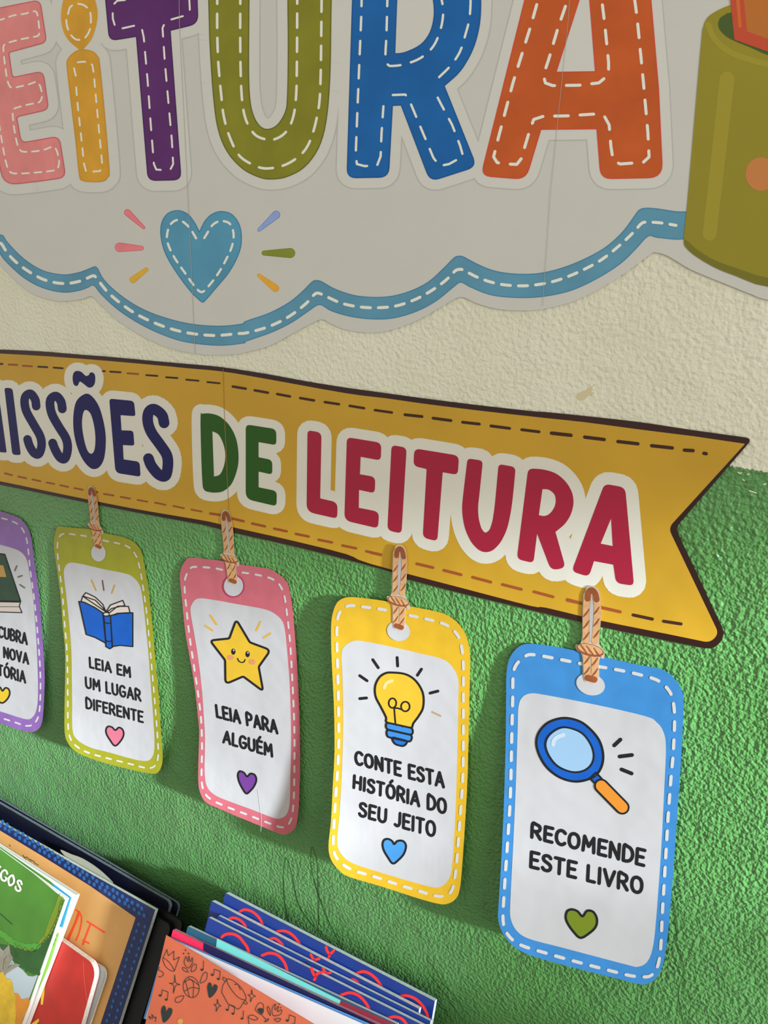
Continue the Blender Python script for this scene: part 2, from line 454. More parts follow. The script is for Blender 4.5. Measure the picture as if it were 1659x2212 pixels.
cl = C1([(0, 372), (12, 378), (45, 430), (100, 490), (180, 550), (270, 600), (360, 625), (440, 628), (520, 612), (570, 590), (600, 580), (622, 600), (690, 685), (790, 770), (900, 840), (1050, 905), (1200, 945), (1370, 962), (1520, 950)]) + \
    C2([(160, 885), (300, 845), (430, 780), (540, 695), (590, 640), (615, 632), (650, 645), (760, 695), (880, 720), (1000, 725), (1120, 712), (1240, 670), (1340, 615), (1430, 550), (1490, 490), (1520, 480)]) + \
    C3([(300, 485), (400, 535), (520, 572), (650, 585), (770, 578), (900, 550), (1040, 495), (1180, 420), (1300, 325), (1390, 240), (1440, 185), (1480, 178), (1560, 182), (1660, 198)])
st.dashes(sm(cl, False, 4), 25, 12, 6.5, STITCH, L3); st.build('stitching', bdo)

def halo(mb, loops, off, m, lift):
    for L in loops:
        mb.stroke(L, off*2, m, lift, closed=True)
        mb.fill([L], m, lift)
OUTL = []
def letter(name, loops, fillc, edgec, stitches, ms, dash=18, gap=9, sw=4, closed_stitch=False, parent=PO, surf=PS, ew=2.4):
    OUTL.append(loops[0])
    mb = MB(surf); mb.fill(loops, fillc, L3)
    for L in loops: mb.stroke(L, ew, edgec, L3+.00003, closed=True)
    o = mb.build(name, parent)
    sb = MB(surf)
    for s_ in stitches: sb.dashes(s_, dash, gap, sw, STITCH, L4)
    sb.build('stitching', o)
    return o
def pm(n, c, ed):
    return mat(n, rgb(*c, .70), .42, .3, mottle=.10, mscale=35), mat(n+'_edge', rgb(*ed, .72), .42, .3)
k = .33755
f_, e_ = pm('letter_pink', (214, 128, 126), (196, 92, 104))
letter('letter', [rp(R1([(-400, 130, 60), (255, 0, 45), (297, 270, 40), (55, 335, 15), (78, 497, 25), (275, 455, 45), (310, 700, 40), (105, 747, 18), (135, 915, 40), (378, 872, 50), (420, 1135, 50), (230, 1162, 10), (20, 1185, 90), (-60, 700, 60)]), k)], f_, e_,
       [sm(R1([(-330, 200), (-20, 132), (30, 118), (90, 98), (160, 88), (215, 72), (238, 88), (250, 170), (250, 220), (225, 235), (150, 248), (70, 268), (30, 285), (22, 320), (38, 460), (52, 530), (75, 562), (130, 553), (185, 540), (235, 525), (260, 560), (268, 620), (250, 655), (200, 665), (110, 688), (82, 710), (88, 800), (105, 900), (125, 955), (160, 972), (270, 962), (335, 940), (362, 962), (378, 1030), (370, 1075), (340, 1092), (220, 1105), (90, 1110), (52, 1080), (30, 1000), (5, 860), (-20, 700)]), False, 3)], None, 18, 9, 3.6)
f_, e_ = pm('letter_amber', (203, 148, 40), (196, 140, 38))
io = letter('letter', [sm(R1([(520, 318), (590, 330), (625, 365), (636, 410), (665, 700), (697, 1080), (690, 1130), (660, 1158), (590, 1162), (530, 1155), (508, 1120), (485, 900), (455, 650), (430, 430), (435, 380), (470, 340)]), True, 4)], f_, e_,
       [R1([(485, 485), (472, 430), (490, 400), (530, 395), (575, 397), (592, 420), (600, 470), (620, 690), (640, 900), (655, 1060), (640, 1095), (590, 1098), (550, 1095), (538, 1050), (520, 880), (500, 700), (482, 500)])], None, 20, 13, 3.8)
dot = MB(PS); dl = sm(R1([(390, 120), (395, 50), (420, -30), (505, -60), (590, -30), (622, 60), (618, 150), (590, 240), (555, 290), (520, 320), (485, 300), (440, 260), (405, 200)]), True, 4)
dot.fill(dl, f_, L3); dot.dashes(sm(R1([(435, 90), (450, 45), (490, 25), (540, 35), (575, 75), (582, 130), (575, 190), (545, 240), (495, 255), (455, 225), (430, 170), (425, 120)]), True, 4), 24, 10, 4, STITCH, L4, True)
dot.build('letter_dot', io)
OUTL.append(dl)
f_, e_ = pm('letter_purple', (86, 34, 100), (58, 24, 84))
letter('letter', [rp(R1([(655, -230, 50), (700, 260, 50), (873, 232, 4), (948, 1155, 50), (1158, 1150, 50), (1088, 194, 4), (1266, 150, 55), (1250, -330, 55)]), k)], f_, e_,
       [R1([(800, 0), (750, 5), (720, 35), (722, 120), (740, 180), (780, 182), (880, 160), (908, 185), (920, 240), (945, 520), (965, 800), (985, 1050), (1000, 1085), (1040, 1088), (1090, 1085), (1108, 1050), (1100, 900), (1080, 680), (1055, 400), (1040, 180), (1060, 135), (1140, 112), (1200, 95), (1215, 60), (1212, 10), (1200, -250), (720, -160), (718, -40)])], None, 29, 19, 4)
f_, e_ = pm('letter_olive', (126, 124, 30), (96, 98, 26))
outer = [(150, -300), (150, -60), (155, 150), (160, 300), (180, 600), (210, 820), (270, 970), (370, 1080), (480, 1135), (560, 1145), (650, 1130), (760, 1070), (850, 950), (900, 780), (925, 500), (932, 100), (935, -60), (935, -320)]
inner = [(657, -320), (657, -60), (660, 300), (655, 620), (640, 720), (590, 800), (530, 828), (480, 810), (440, 750), (415, 650), (405, 450), (408, -60), (408, -300)]
letter('letter', [sm(R2(outer), False, 4)+sm(R2(inner), False, 4)], f_, e_,
       [sm(R2([(205, -220), (205, 8), (205, 200), (212, 400), (230, 600), (248, 750), (290, 890), (350, 1000), (450, 1062), (530, 1078), (640, 1055), (740, 990), (800, 900), (845, 740), (865, 560), (872, 100), (875, -220)]), False, 4),
        sm(R2([(355, -220), (352, 150), (355, 450), (365, 650), (390, 770), (440, 855), (500, 888), (570, 892), (640, 850), (685, 770), (708, 640), (715, 400), (718, -220)]), False, 4)], None, 35, 17, 5.5)
f_, e_ = pm('letter_blue', (14, 92, 160), (14, 78, 144))
letter('letter', [rp(R3([(195, -400, 40), (147, 1138, 60), (412, 1133, 60), (437, 674, 5), (494, 672, 5), (680, 1160, 60), (975, 1065, 60), (768, 549, 3), (870, 462, 60), (955, 320, 80), (1000, 150, 90), (1004, -60, 90), (960, -230, 90), (850, -350, 90), (700, -410, 90)]), k),
                  sm(R3([(452, 345), (520, 335), (620, 285), (680, 205), (705, 100), (700, 0), (680, -80), (600, -140), (470, -150)]), False, 4)], f_, e_,
       [R3([(245, -200), (238, 110), (225, 420), (213, 720), (203, 980), (210, 1050), (260, 1063), (340, 1058), (362, 1000), (368, 850), (380, 680)]),
        sm(R3([(410, -200), (400, 200), (393, 370), (410, 415), (440, 422), (520, 410), (620, 370), (700, 295), (745, 190), (762, 90), (755, 10), (720, -120)]), False, 4),
        sm(R3([(930, -150), (938, -10), (930, 120), (905, 220), (870, 330), (810, 420), (730, 500)]), False, 4),
        R3([(440, 608), (520, 605), (545, 640), (620, 820), (700, 1010), (740, 1062), (800, 1050), (890, 1000), (870, 930), (820, 800), (740, 650), (695, 560)])], None, 33, 19, 5)
f_, e_ = pm('letter_orange', (186, 84, 34), (204, 68, 48))
letter('letter', [rp(R4([(400, -420, 60), (50, 985, 55), (300, 1005, 60), (385, 725, 6), (700, 722, 4), (722, 1002, 60), (1068, 995, 80), (1045, 500, 0), (985, -200, 0), (890, -440, 60)]), .38517),
                  R4([(618, -60), (640, -160), (655, -60), (692, 402), (470, 405)])], f_, e_,
       [R4([(500, -380), (375, -20), (330, 140), (230, 460), (150, 760), (120, 880), (140, 912), (200, 920), (250, 922), (275, 890), (320, 740), (345, 670), (400, 652), (530, 650), (680, 640), (740, 650), (768, 700), (778, 820), (790, 900), (830, 920), (960, 910), (992, 880), (985, 740), (960, 460), (925, 100), (860, -380)]),
        R4([(570, -100), (480, 160), (430, 330), (400, 420), (410, 465), (450, 480), (600, 478), (710, 465), (765, 420), (765, 350), (745, 150), (715, -100)])], None, 35, 20, 6.5)
hs = MB(PS)
halo(hs, OUTL, 25.5, HALOS, L1); halo(hs, OUTL, 23, HALO, L1+.00003); hs.build('lettering_outline', PO)
# heart with rays
hp = C1([(1275, 300), (1310, 230), (1350, 190), (1410, 168), (1480, 185), (1530, 250), (1545, 340), (1530, 430), (1470, 550), (1380, 660), (1312, 738), (1297, 748), (1282, 740), (1220, 680), (1130, 560), (1060, 440), (1030, 330), (1035, 240), (1075, 180), (1140, 162), (1200, 185), (1245, 240)])
hl = [hp[0]]+sm(hp[1:]+[hp[0]], False, 4)
h = MB(PS); h.fill(hl, mat('heart_blue', rgb(76, 140, 170, .68), .42, mottle=.10, mscale=25), L1); h.stroke(hl, 1.8, PBLUE_D, L2, True)
ho = h.build('heart', PO)
MB(PS).dashes(sm(C1([(1255, 340), (1215, 275), (1165, 230), (1125, 225), (1085, 260), (1068, 330), (1080, 390), (1120, 470), (1190, 570), (1240, 640), (1290, 685), (1340, 640), (1400, 560), (1450, 470), (1485, 390), (1495, 310), (1470, 245), (1410, 230), (1360, 255), (1325, 310), (1300, 350)]), False, 3), 20, 10, 5, STITCH, L3).build('stitching', ho)
for cr, c, ed, (x1, y1, r1, x2, y2, r2) in ((C1, (210, 112, 120), (190, 70, 90), (815, 175, 22, 920, 272, 10)), (C1, (210, 112, 120), (190, 70, 90), (765, 397, 30, 905, 403, 15)), (C1, (200, 155, 45), (190, 145, 40), (850, 605, 22, 935, 540, 14)),
                          (C2, (130, 150, 198), (80, 110, 180), (345, 130, 26, 235, 228, 11)), (C2, (120, 128, 35), (100, 108, 30), (435, 375, 32, 268, 375, 16)), (C2, (212, 152, 42), (200, 140, 40), (340, 600, 24, 235, 518, 12))):
    q = cr([(x1, y1), (x2, y2)]); m1 = mat('ray_%d_%d' % (c[0], c[2]), rgb(*c, LOW), .42, mottle=.1); m0 = mat('ray_edge_%d_%d' % (ed[0], ed[2]), rgb(*ed, LOW), .42)
    r = MB(PS); r.stroke(q, [2*r1*k, 2*r2*k], m0, L1); r.stroke(q, [2*r1*k-2, 2*r2*k-2], m1, L2); r.build('heart_ray', PO)
# printed pencil pot
POT = mat('pot_green', rgb(130, 120, 30, LOW), .42, mottle=.06, mscale=12)
POT_D = mat('pot_dark_green', rgb(104, 100, 26, LOW), .42); POT_L = mat('pot_light_green', rgb(142, 130, 38, LOW), .42)
p = MB(PS)
p.fill(sm(C4([(1300, -40), (1100, -10), (950, 40), (860, 80), (790, 130), (758, 200), (745, 290), (700, 800), (640, 1500), (612, 1790), (640, 1860), (720, 1925), (850, 2000), (1000, 2060), (1241, 2140), (1600, 2170), (1900, 2080), (2000, 1900), (1960, 800), (1930, 250), (1800, 60), (1550, -20)]), True, 4), POT, L4)
p.fill(sm(C4([(612, 1795), (640, 1800), (720, 1870), (850, 1945), (1000, 2000), (1241, 2075), (1600, 2110), (1241, 2140), (1000, 2060), (850, 2000), (720, 1925), (640, 1860)]), True, 3), POT_D, L4+.00004)
p.stroke(sm(C4([(795, 185), (830, 270), (900, 350), (1000, 410), (1120, 450), (1241, 480), (1500, 510)]), False, 4), 13, POT_L, L4+.00004)
p.stroke(C4([(935, 590), (805, 1745)]), [32, 30], POT_L, L4+.00004)
po = p.build('pencil_pot', PO)
p = MB(PS); p.fill(sm(C4([(870, 195), (880, 140), (920, 110), (975, 92), (1300, 60), (1700, 80), (1800, 250), (1600, 420), (1300, 425), (1100, 350), (960, 290), (900, 245)]), True, 4), mat('pot_inside', rgb(62, 80, 30, LOW), .5), L4+.00008)
p.build('pot_opening', po)
MB(PS).fill(C4(ell(1190, 1300, 118, 125)), mat('pot_dot', rgb(176, 112, 60, LOW), .42), L4+.00008).build('pot_dot', po)
p = MB(PS); PEN = mat('pencil_orange', rgb(168, 98, 36, LOW), .42); PEN_R = mat('pencil_red_edge', rgb(176, 66, 40, LOW), .42); PEN_M = mat('pencil_mid', rgb(186, 94, 38, LOW), .42)
p.fill(C4([(930, -300), (990, 295), (1090, 332), (1241, 385), (1420, 410), (1400, -300)]), PEN, L4+.00012)
p.fill(C4([(930, -300), (990, 295), (1095, 332), (1030, -300)]), PEN_R, L4+.00016); p.fill(C4([(975, -300), (1020, 205), (1045, 205), (1005, -300)]), PEN_M, L4+.0002)
p.fill(C4([(985, 200), (1090, 235), (1241, 290), (1420, 310), (1420, 410), (1241, 385), (1090, 332), (990, 295)]), PEN_R, L4+.00018)
p.build('pencil', PO)
# joints between the printed sheets
SEAM = mat('paper_seam', rgb(160, 158, 150, LOW), .5)
for q in ([(384, -200), (388, 61), (397, 240), (406, 420), (421.5, 763)], [(1245, -250), (1228, 38), (1207, 240), (1188.6, 420), (1172, 660)]):
    MB(PS).stroke(q, .9, SEAM, L5+.00006).build('paper_seam', PO)

# ------------------------------------------------------------------ the banner
BA = thing('pennant_banner', 'yellow swallow-tailed paper banner with dark brown edge, taped across the cream and green paint', 'banner', wall_at(700, 1000, .0008))
BS = WallSurf(.0012)
YEL = mat('banner_yellow', rgb(178, 137, 33, .66), .36, .5, mottle=.06, mscale=14, bump=.0012, bscale=16)
BRN = mat('banner_brown', rgb(40, 14, 10, LOW), .36, .5, mottle=.35, mscale=9)
BST = mat('banner_stitch_dark', rgb(54, 28, 14, LOW), .45); BST2 = mat('banner_stitch_brown', rgb(134, 66, 28, LOW), .45)
top_o = B1([(-500, 40), (0, 52), (300, 65), (600, 90), (800, 105), (1200, 142)])+B2([(0, 20), (270, 45), (600, 95), (900, 150), (1200, 198)])+B3([(0, 85), (400, 140), (800, 190), (1200, 235)])+B4([(0, 35), (300, 65), (700, 110), (1100, 170)])
end_o = rp([B4([(1100, 170)])[0]]+[(x, y, r*.28933) for x, y, r in [B4([(q[0], q[1])])[0]+(q[2],) for q in ((1545, 232, 55), (968, 900, 45), (1345, 1700, 110), (1255, 1812, 90))]]+[B4([(900, 1740)])[0]])[1:-1]
bot_o = B4([(900, 1740), (400, 1635), (0, 1540)])+B3([(1000, 1672), (700, 1600), (280, 1490)])+B2([(1540, 1575), (1200, 1480), (800, 1380), (400, 1290), (200, 1240)])+B1([(1500, 1358), (1000, 1265), (500, 1165), (0, 1062), (-500, 970)])
rib = sm(top_o, False, 3)+end_o+sm(bot_o, False, 3)
MB(BS).fill(rib, BRN, 0, .0004).build('ribbon_edge', BA)
top_i = B1([(-480, 70), (0, 82), (600, 120), (1200, 172)])+B2([(0, 52), (280, 78), (600, 132), (1200, 240), (1500, 278)])+B3([(400, 180), (800, 230), (1200, 275)])+B4([(0, 80), (300, 112), (700, 165), (1100, 215)])
end_i = [(x, y, r*.28933) for x, y, r in [B4([(q[0], q[1])])[0]+(q[2],) for q in ((1488, 272, 8), (915, 900, 50), (1292, 1690, 90), (1225, 1757, 80))]]
end_i = rp([B4([(1100, 215)])[0]]+end_i+[B4([(900, 1690)])[0]])[1:-1]
bot_i = B4([(900, 1690), (400, 1590), (0, 1495)])+B3([(1200, 1690), (700, 1560), (0, 1375)])+B2([(1200, 1440), (800, 1340), (400, 1250), (250, 1215)])+B1([(1500, 1325), (1000, 1240), (500, 1140), (0, 1035), (-480, 945)])
MB(BS).fill(sm(top_i, False, 3)+end_i+sm(bot_i, False, 3), YEL, L1).build('paper_ribbon', BA)
sb = MB(BS)
for cr, lst, w0 in ((B1, [(-20, 18, 157, 160), (65, 128, 164, 167), (170, 238, 173, 177), (285, 353, 180, 184), (400, 468, 187, 192), (767, 783, 213, 214), (822, 900, 217, 222), (950, 1032, 229, 235), (1092, 1175, 243, 249), (1240, 1325, 259, 265), (1390, 1482, 277, 285), (1548, 1640, 295, 304)], 14),
                (B2, [(355, 452, 190, 206), (518, 618, 218, 236), (686, 782, 246, 264), (858, 962, 276, 294), (1042, 1148, 306, 322), (1228, 1336, 334, 352), (1416, 1543, 366, 384)], 19),
                (B3, [(258, 386, 262, 276), (468, 602, 288, 306), (688, 814, 318, 332), (900, 1040, 346, 364), (1130, 1260, 374, 390), (1352, 1500, 402, 418)], 22),
                (B4, [(42, 188, 192, 208), (290, 436, 222, 240), (538, 688, 255, 272), (790, 945, 286, 303), (1034, 1100, 319, 323), (1180, 1198, 343, 346)], 26)):
    for i, (x0, x1, y0, y1) in enumerate(lst):
        m_ = BST2 if cr is B1 and i in (1, 2, 7) else BST
        sb.stroke(cr([(x0, y0), (x1, y1)]), w0*.28933, m_, L2)
sb.build('stitching', BA); sb = MB(BS)
for cr, lst, w0 in ((B1, [(36, 90, 976, 990), (136, 195, 1000, 1013), (242, 302, 1022, 1035), (348, 404, 1045, 1055), (449, 509, 1065, 1078), (555, 618, 1087, 1099), (700, 730, 1111, 1117), (775, 848, 1130, 1142), (900, 971, 1152, 1165), (1027, 1099, 1175, 1188), (1157, 1236, 1195, 1212), (1294, 1373, 1220, 1237), (1428, 1506, 1247, 1262), (1570, 1640, 1274, 1284)], 13),
                (B2, [(187, 258, 1138, 1148), (345, 436, 1174, 1196), (500, 596, 1213, 1234), (664, 758, 1251, 1271), (826, 922, 1290, 1310), (996, 1096, 1334, 1354), (1174, 1276, 1377, 1398), (1352, 1460, 1420, 1444)], 19),
                (B3, [(0, 78, 1290, 1308), (347, 468, 1375, 1404), (550, 678, 1424, 1457), (764, 900, 1476, 1512), (987, 1128, 1530, 1566), (1222, 1364, 1584, 1622), (1472, 1580, 1642, 1670)], 22),
                (B4, [(162, 272, 1440, 1464), (414, 556, 1494, 1527), (653, 796, 1550, 1581), (880, 1010, 1597, 1617)], 24)):
    for (x0, x1, y0, y1) in lst: sb.stroke(cr([(x0, y0), (x1, y1)]), w0*.28933, BST if x0 > 600 and cr is B4 else BST2, L2)
sb.build('stitching', BA)
NAVY = mat('lettering_navy', rgb(16, 14, 76, .70), .36, .35); GREENL = mat('lettering_green', rgb(36, 78, 18, .70), .36, .35); PINKL = mat('lettering_crimson', rgb(158, 30, 56, .76), .36, .35)
BHALO = mat('lettering_white', rgb(192, 188, 176, LOW), .34, .5, bump=.0012, bscale=16)
kb = .28933
def brp(cr, pts): return rp(cr(pts), kb)
letters = []      # (loops, strokes, material, halo offset)
letters.append(([brp(B1, [(-190, 290, 10), (-135, 295, 10), (-100, 520, 5), (-70, 320, 10), (-18, 330, 10), (50, 822, 12), (-5, 818, 12), (-45, 560, 5), (-85, 700, 10), (-120, 690, 10), (-150, 550, 5), (-130, 790, 12), (-170, 790, 12)])], [], NAVY, 14))
letters.append(([brp(B1, [(32, 338, 18), (93, 340, 26), (155, 840, 18), (92, 838, 24)])], [], NAVY, 14))
S1 = [(270, 475), (262, 425), (228, 382), (192, 400), (183, 450), (200, 520), (250, 610), (300, 700), (310, 770), (290, 832), (255, 825), (222, 775), (205, 722)]
letters.append(([], [(sm(B1(S1), False, 4), 64*kb)], NAVY, 14))
S2 = [(465, 495), (455, 440), (420, 400), (382, 418), (373, 465), (390, 540), (440, 630), (492, 715), (505, 790), (485, 866), (448, 858), (412, 800), (393, 750)]
letters.append(([], [(sm(B1(S2), False, 4), 66*kb)], NAVY, 14))
letters.append(([sm(B1([(640, 382), (690, 405), (740, 480), (775, 600), (790, 720), (780, 850), (750, 920), (705, 945), (660, 925), (610, 860), (570, 760), (548, 640), (550, 520), (575, 430)])), sm(B1([(640, 503), (675, 530), (700, 610), (712, 710), (705, 800), (680, 830), (650, 800), (625, 710), (612, 610), (620, 530)]))], [], NAVY, 14))
letters.append(([brp(B1, [(815, 418, 26), (1000, 436, 28), (1012, 550, 20), (900, 542, 4), (907, 655, 4), (995, 658, 24), (1003, 770, 20), (917, 765, 4), (923, 872, 4), (1042, 890, 28), (1050, 1002, 24), (862, 973, 40)])], [], NAVY, 15))
S3 = [(1225, 600), (1208, 540), (1150, 497), (1110, 520), (1103, 590), (1130, 670), (1190, 755), (1245, 840), (1253, 920), (1235, 995), (1185, 985), (1130, 920), (1108, 866)]
letters.append(([], [(sm(B1(S3), False, 4), 80*kb)], NAVY, 15))
tilde = [sm(B1([(570, 212), (605, 218), (640, 248), (665, 240), (670, 226), (695, 225), (710, 250), (708, 300), (690, 330), (660, 335), (620, 305), (595, 292), (578, 322), (552, 315), (542, 270), (548, 230)]))]
letters.append(([sm(B2([(115, 410), (130, 393), (190, 392), (260, 415), (330, 480), (380, 580), (398, 700), (390, 800), (350, 910), (290, 968), (230, 982), (165, 975), (138, 955), (128, 900), (118, 650)])), [B2([(203, 525)])[0]]+sm(B2([(205, 525), (250, 550), (285, 620), (300, 700), (290, 780), (260, 845), (215, 862)]), False)], [], GREENL, 16))
letters.append(([brp(B2, [(452, 472, 38), (680, 508, 38), (680, 628, 28), (548, 605, 4), (548, 718, 4), (650, 738, 34), (650, 848, 28), (548, 825, 4), (548, 942, 4), (684, 970, 34), (682, 1084, 32), (452, 1030, 55)])], [], GREENL, 16))
letters.append(([brp(B2, [(913, 516, 30), (1018, 533, 42), (1008, 1025, 6), (1138, 1055, 46), (1135, 1177, 34), (906, 1125, 60)])], [], PINKL, 19))
letters.append(([brp(B2, [(1207, 568, 38), (1465, 610, 44), (1460, 742, 34), (1310, 715, 4), (1305, 845, 4), (1420, 865, 40), (1415, 987, 34), (1298, 962, 4), (1296, 1095, 4), (1448, 1125, 44), (1440, 1249, 36), (1188, 1190, 55)])], [], PINKL, 19))
letters.append(([brp(B3, [(158, 488, 36), (271, 508, 38), (233, 1150, 36), (127, 1125, 40)])], [], PINKL, 20))
letters.append(([brp(B3, [(328, 513, 46), (663, 568, 46), (652, 712, 36), (540, 692, 4), (500, 1207, 36), (391, 1180, 42), (420, 668, 8), (321, 645, 40)])], [], PINKL, 21))
UU = [(725, 588, 30), (840, 605, 32), (815, 850, 60), (803, 950, 40), (808, 1040, 40), (830, 1115, 30), (858, 1148, 20), (890, 1125, 30), (912, 1060, 40), (928, 950, 40), (940, 820, 60), (957, 630, 32), (1085, 653, 36), (1070, 820, 80), (1052, 980, 80), (1020, 1125, 70), (968, 1225, 60), (910, 1280, 30), (858, 1292, 30), (810, 1275, 30), (755, 1220, 60), (706, 1120, 60), (686, 1010, 60), (685, 930, 60), (700, 800, 60)]
letters.append(([brp(B3, UU)], [], PINKL, 22))
letters.append(([brp(B3, [(1178, 663, 40), (1290, 668, 60), (1390, 698, 60), (1465, 765, 60), (1508, 840, 60), (1520, 915, 60), (1503, 1000, 60), (1455, 1080, 50), (1382, 1137, 4), (1458, 1405, 45), (1350, 1425, 50), (1245, 1150, 8), (1218, 1370, 36), (1094, 1340, 42)]), sm(B3([(1285, 818), (1330, 822), (1370, 852), (1384, 895), (1375, 950), (1340, 1000), (1300, 1018), (1258, 1012)]), False)], [], PINKL, 23))
letters.append(([brp(B4, [(438, 570, 42), (593, 598, 48), (659, 1333, 42), (525, 1312, 42), (505, 1175, 5), (360, 1148, 5), (322, 1265, 42), (193, 1225, 44)]), B4([(487, 830), (500, 1035), (410, 1017)])], [], PINKL, 24))
hb = MB(BS)
for loops, strokes, m_, off in letters+[(tilde, [], NAVY, 15)]:
    halo(hb, loops[:1], off+3.2, BHALO, L2)
    for pth, w in strokes: hb.stroke(pth, w+2*off+7, BHALO, L2)
hb.build('lettering_outline', BA)
for i, (loops, strokes, m_, off) in enumerate(letters):
    mb = MB(BS)
    if loops: mb.fill(loops, m_, L3)
    for pth, w in strokes: mb.stroke(pth, w, m_, L3)
    o = mb.build('letter', BA)
    if i == 4: MB(BS).fill(tilde, m_, L3).build('tilde', o)
BSEAM = mat('banner_seam', rgb(150, 112, 40, LOW), .4)
MB(BS).stroke([(482, 797), (484, 880), (488, 960), (492, 1060), (494, 1100)], 1.0, BSEAM, L5).build('paper_seam', BA)

# ------------------------------------------------------------------ hand-lettered stroke alphabet
A_ = {
 'A': (.56, [[(.02, 0), (.28, 1), (.54, 0)], [(.12, .33), (.44, .33)]]),
 'B': (.5, [[(.04, 0), (.04, 1), (.25, 1), (.4, .93), (.43, .76), (.36, .6), (.2, .53), (.04, .53)], [(.2, .53), (.4, .46), (.49, .28), (.42, .08), (.25, 0), (.04, 0)]]),
 'C': (.5, [[(.48, .86), (.38, .97), (.26, 1), (.12, .9), (.04, .65), (.04, .35), (.12, .1), (.26, 0), (.38, .03), (.48, .15)]]),
 'D': (.52, [[(.04, 0), (.04, 1), (.2, 1), (.38, .9), (.49, .65), (.49, .35), (.38, .1), (.2, 0), (.04, 0)]]),
 'E': (.43, [[(.42, 1), (.04, 1), (.04, 0), (.42, 0)], [(.04, .52), (.36, .52)]]),
 'F': (.42, [[(.42, 1), (.04, 1), (.04, 0)], [(.04, .52), (.36, .52)]]),
 'G': (.54, [[(.48, .86), (.38, .97), (.26, 1), (.12, .9), (.04, .65), (.04, .35), (.12, .1), (.26, 0), (.42, .05), (.5, .2), (.5, .45), (.3, .45)]]),
 'H': (.52, [[(.04, 0), (.04, 1)], [(.48, 0), (.48, 1)], [(.04, .5), (.48, .5)]]),
 'I': (.1, [[(.05, 0), (.05, 1)]]),
 'J': (.36, [[(.32, 1), (.32, .25), (.25, .05), (.14, 0), (.03, .08)]]),
 'L': (.4, [[(.04, 1), (.04, 0), (.38, 0)]]),
 'M': (.64, [[(.04, 0), (.08, 1), (.32, .35), (.56, 1), (.6, 0)]]),
 'N': (.52, [[(.04, 0), (.04, 1), (.48, 0), (.48, 1)]]),
 'O': (.56, [[(.28, 1), (.13, .92), (.04, .68), (.04, .32), (.13, .08), (.28, 0), (.43, .08), (.52, .32), (.52, .68), (.43, .92), (.28, 1)]]),
 'P': (.46, [[(.04, 0), (.04, 1), (.24, 1), (.4, .92), (.44, .74), (.38, .55), (.22, .47), (.04, .47)]]),
 'R': (.5, [[(.04, 0), (.04, 1), (.24, 1), (.4, .92), (.44, .74), (.38, .56), (.22, .48), (.04, .48)], [(.22, .48), (.48, 0)]]),
 'S': (.46, [[(.42, .86), (.34, .97), (.22, 1), (.09, .93), (.05, .77), (.12, .62), (.3, .5), (.42, .36), (.42, .17), (.33, .03), (.2, 0), (.09, .04), (.03, .15)]]),
 'T': (.48, [[(.02, 1), (.46, 1)], [(.24, 1), (.24, 0)]]),
 'U': (.52, [[(.04, 1), (.04, .3), (.12, .07), (.26, 0), (.4, .07), (.48, .3), (.48, 1)]]),
 'V': (.54, [[(.02, 1), (.27, 0), (.52, 1)]]),
 ' ': (.22, []),
}
A_['É'] = (A_['E'][0], A_['E'][1]+[[(.18, 1.2), (.3, 1.38)]])
A_['Ó'] = (A_['O'][0], A_['O'][1]+[[(.24, 1.2), (.36, 1.38)]])
INK = mat('text_black', rgb(30, 30, 32, 1.5), .5)
def write(mb, s, quad, wt, m, lift, gap=.17):
    tl, tr, br, bl = [np.array(q) for q in quad]
    tot = sum(A_[c][0] for c in s)+gap*(len(s)-1)
    x = 0
    for c in s:
        w, sts = A_[c]
        for st_ in sts:
            P = []
            pts = st_ if c in 'AEFHILMNTVJÉ ' or len(st_) < 4 else sm(st_, False, 3)
            for (u, v) in pts:
                t = (x+u)/tot; P.append(tuple((bl+(br-bl)*t)+((tl+(tr-tl)*t)-(bl+(br-bl)*t))*v))
            mb.stroke(P, wt, m, lift)
        x += w+gap

# ------------------------------------------------------------------ the hanging tags
TW = mat('tag_paper_white', (.485, .465, .458, 1), .42, .4, bump=.0010, bscale=22)
RIM0 = mat('tape_white', (.6, .6, .6, 1), .3)
TSTITCH = mat('tag_stitch_white', (.54, .52, .49, 1), .45)
ROPE = mat('rope_tan', rgb(226, 172, 118, 1.15), .55, mottle=.12, mscale=250); ROPE_D = mat('rope_brown', rgb(158, 84, 46, 1.15), .55, mottle=.12, mscale=200)
ROPE_P = mat('rope_paper', rgb(214, 196, 172, 1.15), .5); ROPE_G = mat('rope_gap', rgb(196, 190, 186, 1.15), .5)
TAGGROUP = 'paper tags hanging from the banner'
def affine(src, dst):
    S = np.array([[x, y, 1] for x, y in src], float); D = np.array(dst, float)
    M = np.linalg.solve(S, D)
    return lambda pts: [tuple(np.array([p[0], p[1], 1.0])@M) for p in pts]
def strokes_icon(root, surf, name, build):
    mb = MB(surf); build(mb); return mb.build(name, root)
